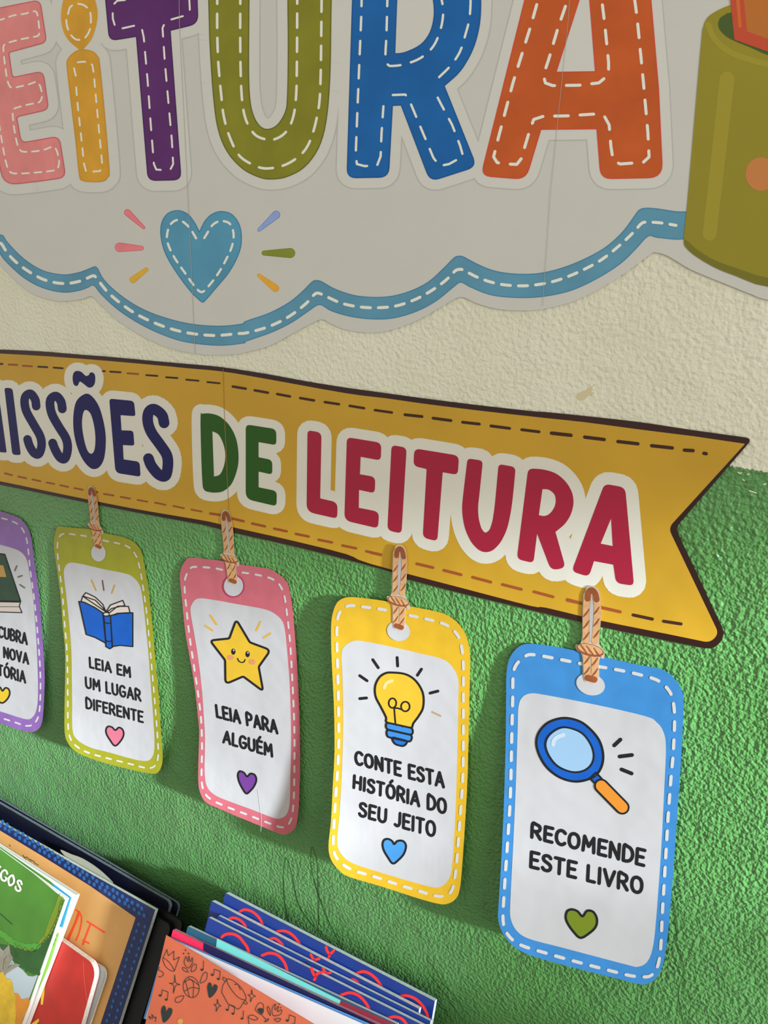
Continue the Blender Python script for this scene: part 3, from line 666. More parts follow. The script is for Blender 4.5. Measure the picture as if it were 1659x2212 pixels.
def make_tag(cr, label, outline, panel, stitch, hole, cord, colour, lift_fn, icon, texts, heart, heartc, tw, ring=None, pinned=True, stitch_dash=(58, 36, 17)):
    loop = sm(cr(outline), True, 4)
    P = [wall_at(x, y) for x, y in loop]
    x0, x1 = min(p[0] for p in P), max(p[0] for p in P); z0, z1 = min(p[2] for p in P), max(p[2] for p in P)
    S = CardSurf(x0, x1, z0, z1, lift_fn)
    global T3BOX
    if cr is T3: T3BOX = (x0, x1, z0, z1)
    base = [(x0+x1)/2, -.002, z1]
    root = thing('hanging_tag', label, 'tag', base, TAGGROUP)
    MB(S).fill(loop, colour, 0, .0003).build('card', root)
    pn = MB(S).fill(sm(cr(panel), True, 4), TW, L1).build('white_panel', root)
    sp = MB(S); sp.dashes(sm(cr(stitch), True, 4), stitch_dash[0]*cr.k, stitch_dash[1]*cr.k, stitch_dash[2]*cr.k, TSTITCH, L2, True); sp.build('stitching', root)
    if hole:
        e = MB(S)
        if ring: e.fill(ell(*[v for v in cr([(hole[0], hole[1])])[0]], (hole[2]+9)*cr.k, (hole[3]+9)*cr.k, hole[4]), ring, L3)
        e.fill(ell(*cr([(hole[0], hole[1])])[0], hole[2]*cr.k, hole[3]*cr.k, hole[4]), TW, L3+.00004); e.build('eyelet', root)
    if cord:
        A = affine([(572, 68), (565, 398), (640, 398)], [cr([cord[0]])[0], cr([cord[1]])[0], cr([cord[2]])[0]])
        sc = math.dist(cr([cord[1]])[0], cr([cord[2]])[0])/75.0
        # the cord is a printed paper strip, taped on the banner above and the card below
        c = MB(S)
        back = sm(A([(538, 92), (550, 68), (575, 60), (600, 70), (616, 105), (622, 200), (612, 330), (614, 362), (638, 395), (636, 432), (612, 440), (610, 540), (590, 566), (560, 564), (530, 548), (522, 425), (495, 402), (490, 375), (520, 352), (524, 200), (528, 120)]), True, 4)
        c.fill(back, ROPE_P, L4+.0001, .0002)
        c.fill(sm(A([(572, 130), (582, 170), (578, 250), (570, 345), (562, 345), (560, 250), (562, 170)]), True, 3), ROPE_G, L5+.0002)
        strands = [[(573, 84), (552, 120), (545, 200), (544, 345)], [(573, 84), (597, 120), (603, 200), (590, 345)], [(545, 415), (548, 480), (552, 540)], [(588, 415), (590, 480), (586, 545)]]
        for s_ in strands: c.stroke(sm(A(s_), False, 4), 36*sc, ROPE, L5+.00014)
        c.stroke(sm(A([(552, 130), (556, 100), (573, 84), (590, 98), (598, 130)]), False, 4), 30*sc, ROPE_D, L5+.0002)
        for (x, ys) in ((545, (205, 265, 325)), (597, (190, 250, 310)), (548, (450, 505)), (589, (455, 510))):
            for y in ys: c.stroke(sm(A([(x-15, y+22), (x-4, y+8), (x+6, y-8), (x+15, y-24)]), False, 3), [5*sc, 9*sc, 9*sc, 5*sc]+[6*sc]*6, ROPE_D, L5+.0002) if False else c.stroke(A([(x-15, y+20), (x, y+2), (x+15, y-22)]), [5*sc, 10*sc, 5*sc], ROPE_D, L5+.0002)
        c.stroke(A([(552, 540), (586, 546)]), 32*sc, ROPE_D, L5+.0002)
        co = c.build('hanging_cord', root)
        kn = MB(S); kn.fill(ell(*A([(565, 395)])[0], 72*sc, 31*sc, 14), ROPE_D, L5+.0003)
        kn.fill(ell(*A([(565, 391)])[0], 66*sc, 24*sc, 14), ROPE, L5+.00034)
        for x in (525, 560, 597): kn.stroke(A([(x-14, 368+(x-525)*.2), (x+4, 390+(x-525)*.25), (x+22, 412+(x-525)*.2)]), [5*sc, 9*sc, 6*sc], ROPE_D, L5+.00038)
        kn.build('knot', co)
    icon(root, S)
    for s_, quad in texts:
        t = MB(S); write(t, s_, cr(quad), tw*cr.k, INK, L2); t.build('printed_text', root)
    if heart:
        hm = MB(S); hl_ = sm(cr(heart), True, 4)
        hm.fill(hl_, heartc, L2); hm.stroke(hl_, 12*cr.k, INK, L3, True); hm.build('printed_heart', root)
    return root
def rays(cr, rs, lst, w, m, lift=L2):
    for (a, b_, c, d) in lst:
        mb = MB(rs[1]); mb.stroke(cr([(a, b_), (c, d)]), w*cr.k, m, lift); mb.build('shine_mark', rs[0])
TI = 1.36
YSUN = mat('print_sunny_yellow', rgb(250, 200, 55, TI), .42, mottle=.05); BBLUE = mat('print_bright_blue', rgb(18, 100, 200, TI), .42, mottle=.08)
SKYB = mat('print_sky_blue', rgb(78, 160, 228, TI), .42, mottle=.05); TANRAY = mat('print_ray_gold', rgb(222, 172, 70, TI), .45); BRRAY = mat('print_ray_brown', rgb(126, 80, 70, TI), .45)
# --- tag with the magnifying glass
def lift5(s, t): t = max(0, t); return .0016+.018*t**1.4*(1-.45*s)+.0015*math.sin(t*5+s*2)*t
def icon5(root, S):
    cr = T5; g = MB(S)
    ring_o = sm(cr([(285, 880), (300, 820), (350, 770), (430, 748), (510, 765), (570, 810), (615, 870), (633, 945), (620, 1010), (580, 1055), (500, 1078), (420, 1062), (350, 1015), (305, 950)]))
    g.fill(ring_o, BBLUE, L2); g.stroke(ring_o, 5.0, INK, L3, True); o = g.build('magnifying_glass', root)
    g = MB(S); ln = sm(cr([(333, 890), (350, 840), (400, 803), (450, 798), (520, 825), (565, 880), (583, 940), (570, 990), (530, 1022), (470, 1028), (400, 1000), (355, 950)]))
    g.fill(ln, mat('print_lens', rgb(170, 208, 238, TI), .4), L3); g.stroke(ln, 4.0, INK, L4, True)
    g.stroke(sm(cr([(372, 885), (378, 862), (398, 845), (425, 836)]), False), 22*cr.k, mat('print_lens_glint', rgb(214, 230, 244, TI), .4), L4); g.build('lens', o)
    g = MB(S); nk = cr([(565, 1062), (597, 1032), (628, 1066), (594, 1092)]); g.fill(nk, BBLUE, L3); g.stroke(nk, 4, INK, L4, True)
    g.stroke(cr([(622, 1100), (732, 1212)]), 76*cr.k, INK, L4); g.stroke(cr([(622, 1100), (732, 1212)]), 56*cr.k, mat('print_orange', rgb(250, 156, 52, TI), .42), L5); g.build('handle', o)
    g = root, S; rays(cr, g, [(690, 890, 722, 860), (718, 948, 782, 940), (728, 1015, 780, 1036)], 20, INK)
make_tag(T5, 'blue bordered paper tag printed with a magnifying glass, nearest the banner tail',
    [(240, 362), (350, 372), (490, 398), (640, 432), (800, 468), (920, 490), (985, 525), (1035, 590), (1050, 660), (1045, 800), (1035, 1000), (1020, 1200), (1000, 1500), (980, 1750), (962, 1920), (945, 2020), (915, 2090), (870, 2125), (820, 2130), (700, 2100), (500, 2050), (300, 1995), (190, 1950), (120, 1880), (88, 1800), (90, 1700), (105, 1450), (118, 1150), (126, 850), (128, 650), (130, 520), (145, 440), (185, 385)],
    [(255, 620), (330, 628), (600, 680), (850, 738), (910, 770), (945, 820), (958, 900), (950, 1100), (935, 1400), (918, 1650), (902, 1850), (885, 1960), (855, 2020), (810, 2040), (760, 2030), (600, 1988), (400, 1935), (250, 1895), (185, 1855), (152, 1790), (150, 1700), (165, 1400), (178, 1100), (188, 800), (192, 690), (212, 640)],
    [(230, 425), (280, 420), (440, 450), (540, 470), (665, 490), (790, 515), (910, 550), (970, 600), (995, 660), (1003, 760), (995, 940), (985, 1050), (970, 1250), (955, 1500), (940, 1750), (930, 1950), (912, 2045), (880, 2085), (840, 2092), (770, 2085), (650, 2055), (480, 2010), (340, 1970), (200, 1925), (135, 1870), (112, 1800), (118, 1650), (135, 1400), (150, 1150), (157, 850), (162, 650), (165, 520), (185, 465)],
    (567, 573, 76, 56, 16), ((572, 68), (565, 398), (640, 405)), mat('tag_blue', rgb(70, 150, 218, TI), .4, .4, mottle=.05, bump=.0008, bscale=22), lift5, icon5,
    [('RECOMENDE', [(262, 1296), (850, 1436), (844, 1514), (258, 1366)]), ('ESTE LIVRO', [(256, 1443), (838, 1582), (834, 1660), (252, 1520)])],
    [(525, 1778), (548, 1750), (580, 1754), (600, 1790), (594, 1832), (560, 1866), (515, 1890), (480, 1860), (450, 1818), (438, 1785), (445, 1752), (470, 1742), (500, 1752)], mat('print_olive', rgb(130, 148, 36, TI), .42), 18.5)
# --- tag with the light bulb
def lift4(s, t): t = max(0, t); return .0016+.011*max(0, 1-s)**1.5*min(1, .35+t)+.010*t**2+.0022*math.sin(t*7)*(1-s)
def icon4(root, S):
    cr = T4; g = MB(S)
    gl = sm(cr([(450, 790), (530, 800), (590, 840), (630, 910), (632, 990), (608, 1040), (575, 1085), (560, 1112), (490, 1100), (420, 1080), (415, 1050), (385, 990), (355, 930), (352, 870), (375, 820), (410, 795)]))
    g.fill(gl, YSUN, L2); g.stroke(gl, 4.6, INK, L3, True); o = g.build('light_bulb', root)
    g = MB(S); g.stroke(cr([(470, 1085), (466, 1040), (463, 1000)]), 3.6, INK, L3); g.stroke(cr(ell(453, 968, 22, 28)), 3.6, INK, L3, True); g.stroke(cr(ell(528, 988, 25, 28)), 3.6, INK, L3, True); g.stroke(cr([(462, 996), (485, 998), (508, 1006)]), 3.6, INK, L3)
    g.stroke(sm(cr([(405, 878), (414, 856), (428, 845), (450, 838)]), False), 20*cr.k, mat('print_glint_yellow', rgb(252, 226, 150, TI), .42), L3); g.build('filament', o)
    g = MB(S); BB = mat('print_bulb_blue', rgb(64, 146, 222, TI), .42); BD = mat('print_bulb_deep_blue', rgb(30, 120, 206, TI), .42)
    for q, m_ in (([(445, 1165, 20), (545, 1190, 20), (520, 1222, 24), (465, 1208, 20)], BD), ([(418, 1122, 18), (570, 1156, 18), (560, 1195, 18), (420, 1165, 18)], BB), ([(415, 1080, 18), (573, 1115, 18), (570, 1155, 18), (415, 1120, 18)], BB)):
        L_ = rp(cr(q), cr.k); g.fill(L_, m_, L3); g.stroke(L_, 4.2, INK, L4, True)
    g.build('bulb_base', o)
    g = root, S; rays(cr, g, [(338, 715, 370, 762), (480, 702, 483, 752), (622, 770, 598, 806), (262, 808, 305, 838), (262, 942, 302, 938), (672, 910, 718, 898)], 17, INK); rays(cr, g, [(685, 1020, 733, 1043)], 10, mat('print_ray_tan', rgb(200, 160, 120, TI), .45))
make_tag(T4, 'yellow bordered paper tag with a printed light bulb, beside the blue tag',
    [(200, 350), (300, 358), (420, 375), (560, 405), (700, 432), (780, 460), (850, 520), (890, 600), (905, 700), (902, 900), (895, 1200), (890, 1400), (880, 1600), (860, 1900), (845, 2050), (820, 2110), (770, 2138), (715, 2136), (600, 2105), (400, 2040), (200, 1980), (140, 1940), (95, 1880), (80, 1800), (95, 1650), (105, 1450), (115, 1250), (112, 1000), (100, 750), (95, 600), (98, 480), (120, 400), (150, 365)],
    [(225, 605), (300, 610), (450, 640), (600, 675), (740, 710), (800, 755), (835, 830), (836, 950), (832, 1200), (820, 1600), (805, 1850), (795, 1950), (770, 2010), (720, 2042), (640, 2030), (500, 1990), (350, 1945), (220, 1900), (160, 1855), (130, 1780), (145, 1600), (160, 1300), (165, 1050), (160, 800), (155, 690), (170, 640)],
    [(185, 405), (230, 400), (290, 408), (380, 420), (440, 432), (590, 465), (680, 485), (770, 515), (830, 570), (855, 640), (865, 740), (865, 920), (865, 1150), (862, 1400), (845, 1650), (830, 1850), (815, 1990), (795, 2065), (750, 2092), (690, 2088), (600, 2060), (500, 2030), (350, 1980), (220, 1940), (150, 1895), (110, 1830), (110, 1700), (122, 1500), (138, 1250), (138, 1000), (132, 750), (128, 550), (140, 450)],
    (488, 548, 68, 58, 14), ((495, 52), (487, 378), (553, 388)), mat('tag_yellow', rgb(246, 194, 46, TI), .4, .4, mottle=.05, bump=.0008, bscale=22), lift4, icon4,
    [('CONTE ESTA', [(236, 1250), (750, 1378), (752, 1458), (236, 1320)]), ('HISTÓRIA DO', [(228, 1390), (765, 1532), (764, 1612), (224, 1460)]), ('SEU JEITO', [(262, 1548), (702, 1664), (700, 1746), (257, 1622)])],
    [(463, 1790), (482, 1772), (515, 1772), (532, 1800), (520, 1845), (490, 1880), (455, 1903), (425, 1865), (402, 1825), (395, 1790), (405, 1765), (430, 1760), (452, 1773)], SKYB, 18)
# --- tag with the star
def lift3(s, t): t = max(0, t); return .0018+.0075*max(0, 1-s)**1.2*(t**1.2)+.006*t**2.2+.0022*math.sin(t*6.2)*(1-.6*s)*t
def icon3(root, S):
    cr = T3; g = MB(S); stl = rp(cr([(450, 772, 30), (538, 920, 10), (672, 970, 34), (595, 1078, 10), (624, 1236, 28), (495, 1140, 10), (380, 1190, 34), (378, 1035, 10), (280, 908, 28), (405, 895, 10)]), cr.k)
    g.fill(stl, YSUN, L2); g.stroke(stl, 4.6, INK, L3, True); o = g.build('star', root)
    g = MB(S)
    for x, y in ((431, 980), (523, 996)):
        g.fill(cr(ell(x, y, 14, 20)), INK, L3); g.fill(cr(ell(x+2, y-9, 5, 6)), TW, L4)
    CH = mat('print_cheek', rgb(240, 160, 110, TI), .45)
    g.fill(cr(ell(413, 1018, 21, 17)), CH, L3); g.fill(cr(ell(552, 1046, 21, 18)), CH, L3)
    g.stroke(sm(cr([(458, 1024), (468, 1042), (485, 1050), (500, 1046), (507, 1032)]), False), 2.4, INK, L4); g.build('face', o)
    g = root, S; rays(cr, g, [(282, 745, 322, 803), (250, 812, 295, 843), (605, 788, 580, 842), (670, 862, 627, 890)], 13, mat('print_ray_sun', rgb(244, 190, 70, TI), .45))
t3 = make_tag(T3, 'pink bordered paper tag with a smiling yellow star, left edge curling',
    [(150, 373), (260, 382), (350, 392), (470, 415), (600, 435), (665, 445), (730, 485), (780, 535), (800, 610), (815, 720), (835, 950), (850, 1200), (860, 1450), (862, 1700), (855, 1950), (842, 2080), (820, 2130), (775, 2158), (730, 2157), (640, 2120), (480, 2055), (340, 1995), (255, 1955), (220, 1900), (205, 1830), (205, 1700), (210, 1500), (200, 1380), (180, 1200), (150, 1020), (120, 850), (100, 650), (85, 500), (95, 440), (120, 395)],
    [(200, 637), (300, 645), (450, 672), (620, 703), (690, 730), (745, 780), (765, 850), (780, 1000), (795, 1200), (803, 1500), (800, 1750), (795, 1950), (775, 2030), (730, 2058), (680, 2050), (550, 2000), (400, 1945), (310, 1905), (260, 1850), (245, 1750), (248, 1550), (240, 1400), (225, 1200), (200, 1000), (175, 850), (155, 730), (160, 680)],
    [(155, 440), (190, 432), (250, 435), (320, 443), (380, 455), (500, 470), (600, 487), (680, 510), (730, 550), (760, 620), (775, 720), (795, 900), (808, 1100), (818, 1300), (825, 1500), (825, 1750), (820, 1950), (805, 2060), (770, 2110), (720, 2110), (640, 2080), (500, 2025), (370, 1975), (280, 1930), (240, 1880), (225, 1800), (228, 1600), (222, 1420), (205, 1270), (180, 1100), (150, 900), (130, 730), (115, 560), (125, 490)],
    (432, 556, 62, 66, 10), ((378, 68), (408, 384), (466, 396)), mat('tag_pink', rgb(226, 116, 128, TI), .4, .4, mottle=.05, bump=.0008, bscale=22), lift3, icon3,
    [('LEIA PARA', [(316, 1325), (710, 1428), (716, 1508), (324, 1400)]), ('ALGUÉM', [(368, 1492), (680, 1582), (684, 1658), (366, 1565)])],
    [(520, 1787), (542, 1768), (570, 1777), (580, 1810), (565, 1850), (540, 1880), (515, 1897), (490, 1865), (468, 1820), (460, 1778), (472, 1753), (500, 1762)], mat('print_purple', rgb(128, 68, 158, TI), .42), 17.5, mat('tag_ring_pink', rgb(204, 58, 104, TI), .42), True, (48, 36, 13))
_S3 = CardSurf(*T3BOX, lift3)
_m = MB(_S3); _m.stroke(sm(T3([(590, 1872), (598, 1940), (608, 2020), (612, 2060)]), False), .9, RIM0, L4); _m.stroke(T3([(612, 2060), (609, 2140)]), .8, RIM0, L4); _m.build('tape_strand', t3)
# --- tag with the open book
def lift2(s, t): t = max(0, t); return .0018+.009*max(0, 1-s)**1.2*(t**1.1)+.007*t**2+.0018*math.sin(t*6)*(1-.6*s)*t
def icon2(root, S):
    cr = T2; g = MB(S); PG = mat('print_page_cream', rgb(240, 222, 206, TI), .45)
    for q in ([(588, 868), (600, 830), (690, 860), (745, 915), (765, 948), (745, 960), (690, 915)], [(600, 832), (622, 805), (690, 838), (745, 890), (768, 945)], [(768, 945), (800, 895), (890, 862), (905, 900), (850, 905), (795, 950)], [(768, 950), (810, 920), (870, 905), (930, 905), (942, 950), (850, 955), (800, 975)]):
        L_ = cr(q); g.fill(L_, PG, L2); g.stroke(L_, 2.4, INK, L3, True)
    pgs = g
    g2 = MB(S)
    for q in ([(572, 870), (612, 876), (690, 915), (750, 955), (768, 1172), (690, 1130), (625, 1108)], [(800, 972), (870, 955), (962, 952), (962, 1196), (870, 1187), (812, 1196)], [(745, 955), (772, 975), (800, 972), (815, 1200), (795, 1212), (768, 1196)]):
        L_ = cr(q); g2.fill(L_, BBLUE, L3+.00004); g2.stroke(L_, 2.8, INK, L4, True)
    g2.fill(cr(ell(770, 962, 22, 13)), PG, L4); g2.stroke(cr(ell(770, 962, 22, 13)), 2, INK, L5, True)
    g2.stroke(sm(cr([(752, 1015), (775, 1028), (803, 1024)]), False), 2.4, INK, L4); g2.stroke(sm(cr([(765, 1148), (788, 1160), (812, 1154)]), False), 2.4, INK, L4)
    o = g2.build('open_book', root); pgs.build('book_pages', o)
    g = root, S; rays(cr, g, [(663, 715, 695, 788), (830, 752, 810, 808)], 11, TANRAY); rays(cr, g, [(742, 718, 752, 788)], 10, BRRAY)
make_tag(T2, 'olive bordered paper tag with an open blue book, beside the pink tag',
    [(425, 327), (520, 335), (650, 345), (760, 375), (900, 405), (970, 440), (1020, 500), (1045, 600), (1075, 780), (1105, 1050), (1130, 1350), (1150, 1550), (1165, 1800), (1178, 1980), (1170, 2060), (1140, 2110), (1090, 2115), (960, 2090), (800, 2050), (640, 2000), (540, 1950), (490, 1890), (468, 1810), (468, 1600), (472, 1400), (470, 1200), (455, 1050), (440, 850), (415, 650), (395, 520), (390, 430), (405, 360)],
    [(510, 588), (600, 600), (750, 635), (900, 665), (960, 690), (1010, 750), (1030, 830), (1050, 1000), (1075, 1250), (1090, 1450), (1105, 1650), (1118, 1850), (1115, 1960), (1090, 2010), (1050, 2025), (960, 2010), (800, 1965), (650, 1925), (560, 1870), (525, 1800), (522, 1600), (520, 1400), (515, 1200), (500, 1020), (480, 830), (462, 680), (470, 620)],
    [(430, 400), (470, 378), (540, 385), (630, 398), (770, 432), (860, 450), (930, 475), (980, 530), (1005, 600), (1025, 700), (1060, 940), (1085, 1200), (1105, 1420), (1125, 1650), (1140, 1850), (1145, 1990), (1120, 2060), (1060, 2075), (940, 2045), (780, 2005), (640, 1965), (550, 1915), (505, 1850), (492, 1750), (490, 1500), (485, 1250), (468, 1030), (450, 800), (425, 600), (415, 480)],
    (712, 518, 53, 62, -5), ((658, 38), (692, 338), (746, 352)), mat('tag_olive', rgb(178, 174, 40, TI), .36, .5, mottle=.06, bump=.0008, bscale=22), lift2, icon2,
    [('LEIA EM', [(646, 1275), (944, 1348), (946, 1418), (650, 1345)]), ('UM LUGAR', [(618, 1418), (1016, 1512), (1020, 1590), (621, 1492)]), ('DIFERENTE', [(621, 1568), (1034, 1670), (1036, 1744), (624, 1640)])],
    [(835, 1802), (862, 1782), (890, 1800), (895, 1840), (870, 1885), (832, 1915), (795, 1870), (772, 1830), (768, 1798), (782, 1775), (812, 1780)], mat('print_pink', rgb(240, 128, 150, TI), .42), 16, None, True, (48, 34, 12))
# --- tag with the closed book, half out of the frame
def lift1(s, t): t = max(0, t); return .0018+.007*max(0, 1-s)*(t**1.1)+.006*t**2
def icon1(root, S):
    cr = T2; g = MB(S); L_ = cr([(-330, 480), (35, 528), (150, 868), (-210, 862)])
    g.fill(L_, mat('print_dark_green', rgb(56, 82, 62, TI), .42, mottle=.1), L2); g.stroke(L_, 2.6, INK, L3, True); o = g.build('closed_book', root)
    g = MB(S); g.fill(cr([(-190, 565), (25, 610), (46, 692), (-160, 690)]), mat('print_label_orange', rgb(206, 158, 82, TI), .42), L3); g.build('book_label', o)
    g = MB(S); L_ = cr([(-210, 868), (148, 874), (140, 905), (160, 950), (-200, 940)]); g.fill(L_, mat('print_page_peach', rgb(226, 208, 192, TI), .45), L2); g.stroke(L_, 2.2, INK, L3, True)
    g.stroke(cr([(-200, 905), (138, 908)]), 1.2, INK, L3); g.build('book_pages', o)
    g = root, S; rays(cr, g, [(122, 612, 108, 645), (132, 692, 160, 682), (145, 748, 178, 770)], 12, mat('print_ray_grey', rgb(120, 122, 112, TI), .45))
make_tag(T2, 'purple bordered paper tag with a dark green book, at the left edge',
    [(-330, 130), (-150, 165), (0, 214), (80, 240), (150, 272), (200, 332), (225, 405), (245, 550), (280, 800), (305, 1100), (322, 1350), (322, 1500), (312, 1690), (298, 1765), (262, 1805), (210, 1815), (120, 1792), (0, 1752), (-200, 1690), (-330, 1640), (-400, 1560), (-415, 1400), (-430, 900), (-460, 300), (-420, 170)],
    [(-320, 380), (-150, 415), (0, 458), (80, 480), (150, 510), (195, 570), (215, 680), (240, 850), (260, 1100), (272, 1350), (275, 1550), (262, 1660), (230, 1712), (190, 1722), (100, 1697), (0, 1665), (-200, 1610), (-320, 1560), (-360, 1480), (-370, 1000), (-390, 480)],
    [(-300, 180), (-100, 232), (0, 262), (80, 285), (140, 318), (178, 375), (200, 460), (220, 650), (245, 830), (270, 1080), (290, 1350), (292, 1550), (280, 1690), (245, 1755), (190, 1770), (110, 1745), (0, 1710), (-150, 1665), (-320, 1610), (-385, 1500), (-400, 1000), (-430, 350), (-390, 200)],
    None, None, mat('tag_purple', rgb(158, 112, 188, TI), .3, .6, mottle=.08, bump=.0012, bscale=18), lift1, icon1,
    [('DESCUBRA', [(-128, 1022), (194, 1102), (196, 1180), (-132, 1090)]), ('UMA NOVA', [(-146, 1156), (203, 1248), (206, 1322), (-146, 1224)]), ('HISTÓRIA', [(-122, 1300), (181, 1378), (184, 1458), (-122, 1366)])],
    [(18, 1517), (40, 1495), (65, 1507), (70, 1542), (50, 1580), (15, 1605), (-22, 1580), (-50, 1540), (-50, 1508), (-25, 1484), (2, 1492)], mat('print_heart_yellow', rgb(250, 208, 50, TI), .42), 16, None, True, (48, 34, 12))

# ------------------------------------------------------------------ the books
def book_solid(name, quad, n, t0, t1, m, parent):
    """slab between depths t0 and t1 behind the front cover (n points into the wall)"""
    me = bpy.data.meshes.new(name); off = np.array(parent_world(parent))
    V = [tuple(q+n*t0-off) for q in quad]+[tuple(q+n*t1-off) for q in quad]; k_ = len(quad)
    F = [list(range(k_))[::-1], list(range(k_, 2*k_))]+[[i, (i+1) % k_, k_+(i+1) % k_, k_+i] for i in range(k_)]
    me.from_pydata(V, [], F); me.materials.append(m); me.update()
    bm = bmesh.new(); bm.from_mesh(me); bmesh.ops.recalc_face_normals(bm, faces=bm.faces); bm.to_mesh(me); bm.free()
    o = bpy.data.objects.new(name, me); COL.objects.link(o); o.parent = parent
    return o
PAGES = mat('book_pages', rgb(214, 214, 208, .8), .6, mottle=.12, mscale=300)
PAGES_D = mat('book_pages_grey', rgb(150, 152, 160, .8), .6, mottle=.2, mscale=400)
RIM = mat('book_white_rim', rgb(232, 228, 218, .9), .5)
LEDGE = EYE-.94
MID = (486.5, 1929, .018); LEFT = (385, 1953, .020)
def make_book(label, tl, tr, low, off, m_cover, thick=.005, ref=MID, group=None, m_pages=PAGES, m_back=None, corner=0.0, inset=.0002, cover_t=.0005, m_rim=None):
    S = BookSurf(ref, off)
    TLp, TRp, LOWp = S(*tl), S(*tr), S(*low)
    dn = (LOWp-TRp)/np.linalg.norm(LOWp-TRp); n = S.n*np.sign(S.n[1]); height = (min(TRp[2], TLp[2])-LEDGE-thick*abs(n[2])-.001)/-dn[2]
    rt = (TRp-TLp); wdt = np.linalg.norm(rt); rt /= wdt
    quad = [TLp, TRp, TRp+dn*height, TLp+dn*height]
    if corner:
        c = corner; quad = [TLp]+[TRp-rt*c*(1-math.sin(a))+dn*c*(1-math.cos(a)) for a in [i*math.pi/2/6 for i in range(7)]]+[TRp+dn*height, TLp+dn*height]
    root = thing('book', label, 'book', (TLp+TRp)/2+dn*height+n*thick/2, group)
    mid = sum(quad)/len(quad)
    book_solid('front_cover', quad, n, 0, cover_t, m_cover, root)
    book_solid('back_cover', quad, n, thick-cover_t, thick, m_back or m_cover, root)
    ins = [q+(mid-q)/np.linalg.norm(mid-q)*inset for q in quad]
    book_solid('pages', ins, n, cover_t, thick-cover_t, m_pages, root)
    return root, S
BLUEC = mat('cover_royal_blue', rgb(22, 54, 136, .92), .32, .5, mottle=.05)
REDC = mat('cover_red_brush', rgb(226, 48, 46, .75), .4)
BG = 'royal blue books with red brush arcs'
AR = [[(930, 440), (960, 420), (1000, 415), (1060, 440), (1110, 490), (1135, 550), (1150, 640)], [(1245, 605), (1300, 595), (1350, 605), (1400, 640), (1440, 690), (1460, 730), (1475, 800)]]
AR3 = [[(820, 805), (880, 785), (940, 800), (1000, 850), (1040, 910), (1060, 950), (1080, 1040)], [(1185, 1000), (1250, 990), (1320, 1010), (1380, 1060), (1420, 1120), (1438, 1170), (1450, 1240)]]
YA = [[(570, 575), (580, 610), (600, 640), (590, 670)], [(600, 640), (620, 622), (637, 605)]]
def arcs(root, S, sets):
    for cr, lst, w in sets:
        for q in lst:
            mb = MB(S); mb.stroke(sm(cr(q), False, 3), w*cr.k, REDC, .0002); mb.build('brush_mark', root)
r_, S_ = make_book('backmost royal blue book with red brush arcs, resting against the green wall', (486.5, 1929), (939, 2163), (930.5, 2212), 0, BLUEC, .0075, group=BG)
arcs(r_, S_, [(K2, AR, 22), (K3, AR3, 24), (K3, YA, 22)])
r_, S_ = make_book('second royal blue book from the wall, red arcs mostly hidden by the copies in front', (456.5, 1946.5), (905, 2180), (897, 2226), .0085, BLUEC, .0070, group=BG)
arcs(r_, S_, [(K2, [[(850, 490), (900, 485), (950, 510), (985, 550), (1000, 600)], [(1180, 670), (1240, 660), (1300, 710), (1320, 760)]], 22), (K3, [[(440, 640), (455, 670), (468, 692), (462, 720)], [(468, 690), (490, 680), (512, 676)], [(770, 855), (805, 855), (840, 880), (870, 940)]], 22)])
r_, S_ = make_book('third royal blue book from the wall, showing only a thin strip of cover', (471, 1978), (930, 2206), (922, 2250), .0145, BLUEC, .0052, group=BG)
arcs(r_, S_, [(K3, [[(545, 760), (565, 790)], [(580, 800), (610, 795)]], 20)])
r_, S_ = make_book('foremost royal blue book with red brush arcs, behind the teal topped book', (449.8, 1982), (935, 2226), (926, 2270), .0210, BLUEC, .0058, group=BG)
arcs(r_, S_, [(K2, [[(785, 650), (820, 625), (880, 622), (930, 645), (970, 690), (1005, 740), (1020, 800)], [(1130, 805), (1190, 785), (1260, 800), (1310, 850), (1335, 900), (1350, 960)]], 24),
              (K3, [[(445, 755), (460, 800), (480, 830), (470, 855)], [(480, 828), (500, 800), (545, 790)], [(700, 985), (770, 965), (840, 985), (900, 1040), (935, 1100), (950, 1160)], [(1085, 1190), (1150, 1170), (1220, 1190), (1260, 1240)]], 24)])
TEAL_D = mat('cover_deep_teal', rgb(34, 84, 108, .75), .35); TEAL_L = mat('cover_light_teal', rgb(112, 206, 198, .8), .35); MAROON = mat('cover_maroon', rgb(134, 44, 62, .75), .35)
r_, S_ = make_book('book with a teal and maroon cover edge, in front of the royal blue books', (405.5, 2001), (858, 2213), (848, 2260), .0266, TEAL_D, .0050)
g = MB(S_); g.fill([K2([(745, 660)])[0], K3([(695, 1030)])[0], (720, 2205), K2([(735, 760)])[0]], TEAL_L, .0002); g.build('cover_print', r_)
g = MB(S_); g.fill([K3([(695, 1030)])[0], (858, 2214), (850, 2260), (720, 2205)], MAROON, .0002); g.build('cover_band', r_)
CRIM = mat('cover_crimson', rgb(226, 46, 84, .75), .35); NAVYC = mat('cover_navy', rgb(30, 32, 74, .75), .35)
r_, S_ = make_book('book with a crimson and navy cover edge, between the teal and the orange doodle books', (374, 2008), (845, 2226), (832, 2280), .0316, CRIM, .0044, m_pages=PAGES_D)
g = MB(S_); g.fill([K2([(632, 695)])[0], (845, 2227), (838, 2266), K2([(628, 760)])[0]], NAVYC, .0002); g.build('cover_band', r_)
